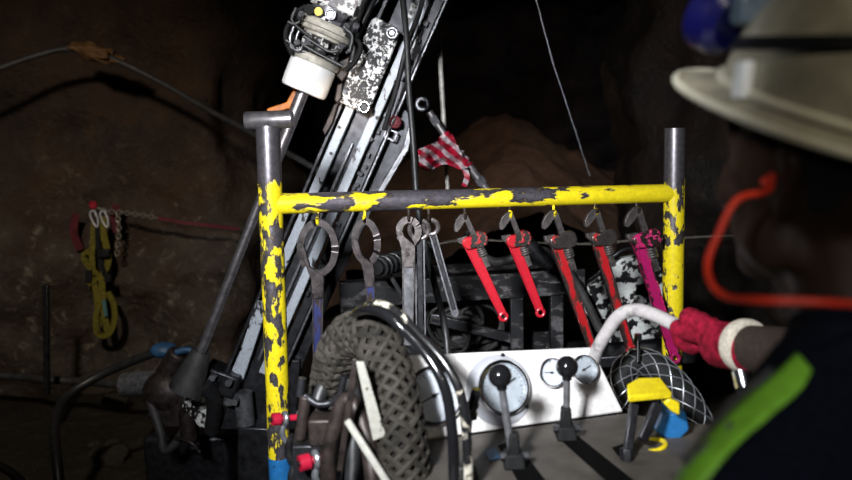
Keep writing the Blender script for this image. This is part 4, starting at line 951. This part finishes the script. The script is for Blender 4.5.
def surf_band(edge_a, edge_b, mat, name, n=30, m_=5, off=.003):
    ea = smooth_path([V((*p, 0)) for p in edge_a], 10); eb = smooth_path([V((*p, 0)) for p in edge_b], 10); vs = []; k_ = min(len(ea), len(eb))
    for i in range(k_):
        for j in range(m_ + 1):
            q = ea[i].lerp(eb[i], j / m_); vs.append(on_ov(q.x, q.y, off))
    b = MB(); b._add(vs, [(i * (m_ + 1) + j, i * (m_ + 1) + j + 1, (i + 1) * (m_ + 1) + j + 1, (i + 1) * (m_ + 1) + j) for i in range(k_ - 1) for j in range(m_)])
    o = b.build(name, mat, per, sharp=180); s = o.modifiers.new('s', 'SOLIDIFY'); s.thickness = .002; return o
surf_band([(798, 354), (775, 376), (745, 400), (715, 430), (688, 458), (660, 490)], [(812, 372), (800, 392), (770, 418), (738, 446), (714, 474), (690, 505)], M['lime'], 'lime_stripe')['label'] = 'lime green reflective stripe over the shoulder'
surf_band([(772, 368), (742, 392), (712, 420), (688, 446), (668, 474)], [(776, 374), (746, 399), (716, 428), (690, 456), (668, 482)], M['greytape'], 'grey_piping')['label'] = 'grey reflective edge of the stripe'
# forearm sleeve
b = MB(); b.limb([elR * .9 + shR * .1, elR * .5 + wrR * .5, wrR * .9 + elR * .1], [.055, .050, .039]); b.build('sleeve', M['sleeve'], per, fuse=.006)['label'] = 'brown cloth sleeve on the right forearm'
# glove
b = MB(); hand(b, extra=.0062); b.limb([TC + Wd * .5 - V((0, 0, .006)), wrR * .96 + elR * .04 - V((0, 0, .004))], [.043, .043]); gl = b.build('glove', M['glovem'], per, fuse=.0036, smooth_it=2); gl['label'] = 'crimson knitted work glove'
wd_ = (elR - wrR).normalized(); b = MB(); mx = frame_z(wd_); mx.translation = wrR + wd_ * .008
b.lathe([(.038, -.016), (.0445, -.014), (.0475, -.006), (.048, .006), (.0455, .012), (.039, .014)], mx, 36); b.build('glove_cuff', M['cuff'], per)['label'] = 'cream knitted cuff of the glove'
# hair below the helmet
b = MB(); b.sph((0, -.022, .022), (.080, .082, .088)); b.sph((0, -.045, -.02), (.060, .050, .05)); b.bm.transform(HM); b.build('hair', M['hair'], per, fuse=.006)
# hard hat
HH = HT @ Matrix.Translation((0, -.002, .040))
hat = MB(); seg, rings = 64, 20; vs = []
def hatpt(a, t):      # t 0 rim .. 1 crown; a=90 front
    rx, ry = .106, .128
    if t < .22:      # brim: flares outward, longer in front
        u = 1 - t / .22; fx = .018 + .036 * max(0, math.sin(a)) ** 2; e = fx * u; z = .010 - .014 * u
        return V(((rx + e) * math.cos(a), (ry + e) * math.sin(a), z))
    u = (t - .22) / .78 * math.pi / 2
    k = 1 + .02 * math.sin(a * 2) ** 2 * math.cos(u)
    rdg = .006 * math.exp(-(math.cos(a) * 5) ** 2) * math.sin(u * 1.3)
    return V((rx * math.cos(u) ** .75 * math.cos(a) * k, ry * math.cos(u) ** .75 * math.sin(a) * k, .010 + .125 * math.sin(u) + rdg))
for i in range(rings + 1):
    for k in range(seg): vs.append(HH @ hatpt(2 * math.pi * k / seg, min(.999, i / rings)))
vs = vs; fs = [(i * seg + k, i * seg + (k + 1) % seg, (i + 1) * seg + (k + 1) % seg, (i + 1) * seg + k) for i in range(rings) for k in range(seg)] + [tuple(range(rings * seg, (rings + 1) * seg))]
hat._add(vs, fs); hat = hat.build('hard_hat', M['helmet'], per, sharp=60); hat['label'] = 'worn ivory hard hat'; s = hat.modifiers.new('s', 'SOLIDIFY'); s.thickness = .003
def hat_loop(fn, r, nm, mat):
    pts = [HH @ fn(2 * math.pi * k / 64) for k in range(65)]; return MB().tube(pts, r, 10, sm=False).build(nm, mat, hat)
hat_loop(lambda a: hatpt(a, 0), .0045, 'brim_edge', M['brim'])
hat_loop(lambda a: hatpt(a, .20) + V((0, 0, .004)), .005, 'brim_ridge', M['brim'])
b = MB(); n_ = 64
for k in range(n_):
    a0, a1 = 2 * math.pi * k / n_, 2 * math.pi * (k + 1) / n_
    q0, q1 = hatpt(a0, .46 - .13 * math.sin(a0)), hatpt(a1, .46 - .13 * math.sin(a1)); q0.xy *= 1.02; q1.xy *= 1.02
    b.bar(HH @ q0, HH @ q1, .012, .003, HH.to_3x3() @ V((math.cos(a0), math.sin(a0), .3)))
b.build('lamp_strap', M['ink'], hat)['label'] = 'black elastic lamp strap'
q = HH @ (hatpt(R(158), .2) + V((-.004, 0, .014))); b = MB(); b.box((0, 0, 0), (.018, .012, .034), Matrix.Translation(q) @ HH.to_3x3().to_4x4() @ Matrix.Rotation(R(68), 4, 'Z') @ Matrix.Rotation(R(18), 4, 'Y')); b.build('lamp_clip', M['chuckw'], hat, bevel=.003)['label'] = 'white plastic cable clip'
q = HH @ (hatpt(R(100), .40) + V((-.030, .010, .004))); fd = (HH.to_3x3() @ V((0, 1, .1))).normalized(); mx = frame_z(fd); mx.translation = q
b = MB(); b.lathe([(.026, -.008), (.034, 0), (.036, .012), (.036, .024), (.031, .028)], mx, 28); b.build('cap_lamp', M['lampblue'], hat)['label'] = 'blue cap lamp'
lp = bpy.data.objects['cap_lamp']
b = MB(); b.lathe([(.002, .026), (.025, .028), (.024, .031), (.002, .033)], mx, 28); b.build('lens', M['lampgrey'], hat)
b = MB(); b.box(q + V((.018, -.026, .012)), (.044, .032, .040)); b.build('lamp_mount', M['lampgrey'], hat, bevel=.006)
# ear plug and cord
ear = HM @ V((-.083, .0, .0))
b = MB(); cp = [ear, ear + V((-.006, -.004, -.012)), P(737, 200, .70), P(718, 235, .69), P(708, 262, .68), P(712, 284, .66), P(728, 297, .64), P(760, 300, .60), P(800, 301, .585), P(840, 303, .58), P(880, 304, .60), P(940, 290, .68), HM @ V((.10, -.06, -.06)), HM @ V((.085, .0, 0))]
b.tube(cp, .0029, 12); b.build('ear_plug_cord', M['cord'], per)['label'] = 'orange ear plug cord'
b = MB(); b.limb([HM @ V((-.076, .004, 0)), ear + V((-.008, -.004, -.004))], [.004, .0045]); b.build('ear_plug', M['cord'], per)

# ------------------------------------------------------------------ light
def look(o, t): o.rotation_euler = (V(t) - o.location).to_track_quat('-Z', 'Y').to_euler()
def area(name, loc, tgt, w, e, c, spread=180):
    d = bpy.data.lights.new(name, 'AREA'); d.size = w; d.energy = e; d.color = c; d.spread = R(spread); o = bpy.data.objects.new(name, d); COL.objects.link(o); o.location = loc; look(o, tgt); return o
def spot(name, loc, tgt, e, c, ang, blend=.6, r=.03):
    d = bpy.data.lights.new(name, 'SPOT'); d.energy = e; d.color = c; d.spot_size = R(ang); d.spot_blend = blend; d.shadow_soft_size = r; o = bpy.data.objects.new(name, d); COL.objects.link(o); o.location = loc; look(o, tgt); return o
area('flash_key_light', (-.50, -.05, 2.12), (.03, 2.1, 1.3), .18, 17, (.93, .96, 1), 58)  # key light standing for a flash near the camera axis
spot('drill_head_spot', (-.95, 1.2, 2.45), P(335, 80, 2.9), 100, (1, .98, .97), 30, .95)  # spot put in to light the drill head and chuck
spot('glow_light', P(318, 118, 2.6), P(341, 98, 2.9), 3.5, (1, .8, .62), 50, .9, .02)
spot('panel_light', (-.30, .35, 2.7), (.2, 1.6, 1.15), 12, (1, .97, .96), 34, .7, .07)
spot("hat_light", (.66, -.40, 2.40), (.47, .70, 1.67), 30, (1, .93, .76), 23, 1, .04)
spot('left_wall_fill', (-1.4, 1.5, 2.8), (-2.2, 5.0, .75), 190, (1, .90, .76), 66, 1, .1)  # fill spot that brings up the lower left wall, not a fixture
spot('far_pile_fill', (.1, 4.6, 2.9), (.9, 8.5, 1.5), 90, (1, .84, .7), 60, 1, .1)  # fill spot set to make the distant ore pile visible
spot('right_wall_fill', (-.2, 2.6, 2.9), (1.6, 5.2, 2.0), 30, (1, .82, .66), 50, 1, .1)  # extra spot added because the right wall rendered black
spot('person_back_fill', (-.25, -.6, 1.9), (.30, .62, 1.38), 30, (1, .97, .92), 20, 1, .1)  # soft spot added from the camera side to brighten cord and stripe
w = bpy.data.worlds.new('world'); scene.world = w; w.use_nodes = True
w.node_tree.nodes['Background'].inputs[0].default_value = (.5, .6, .8, 1); w.node_tree.nodes['Background'].inputs[1].default_value = .02
vs_ = scene.view_settings; vs_.view_transform = 'Standard'; vs_.look = 'None'; vs_.gamma = 1; vs_.exposure = 0; vs_.use_curve_mapping = False
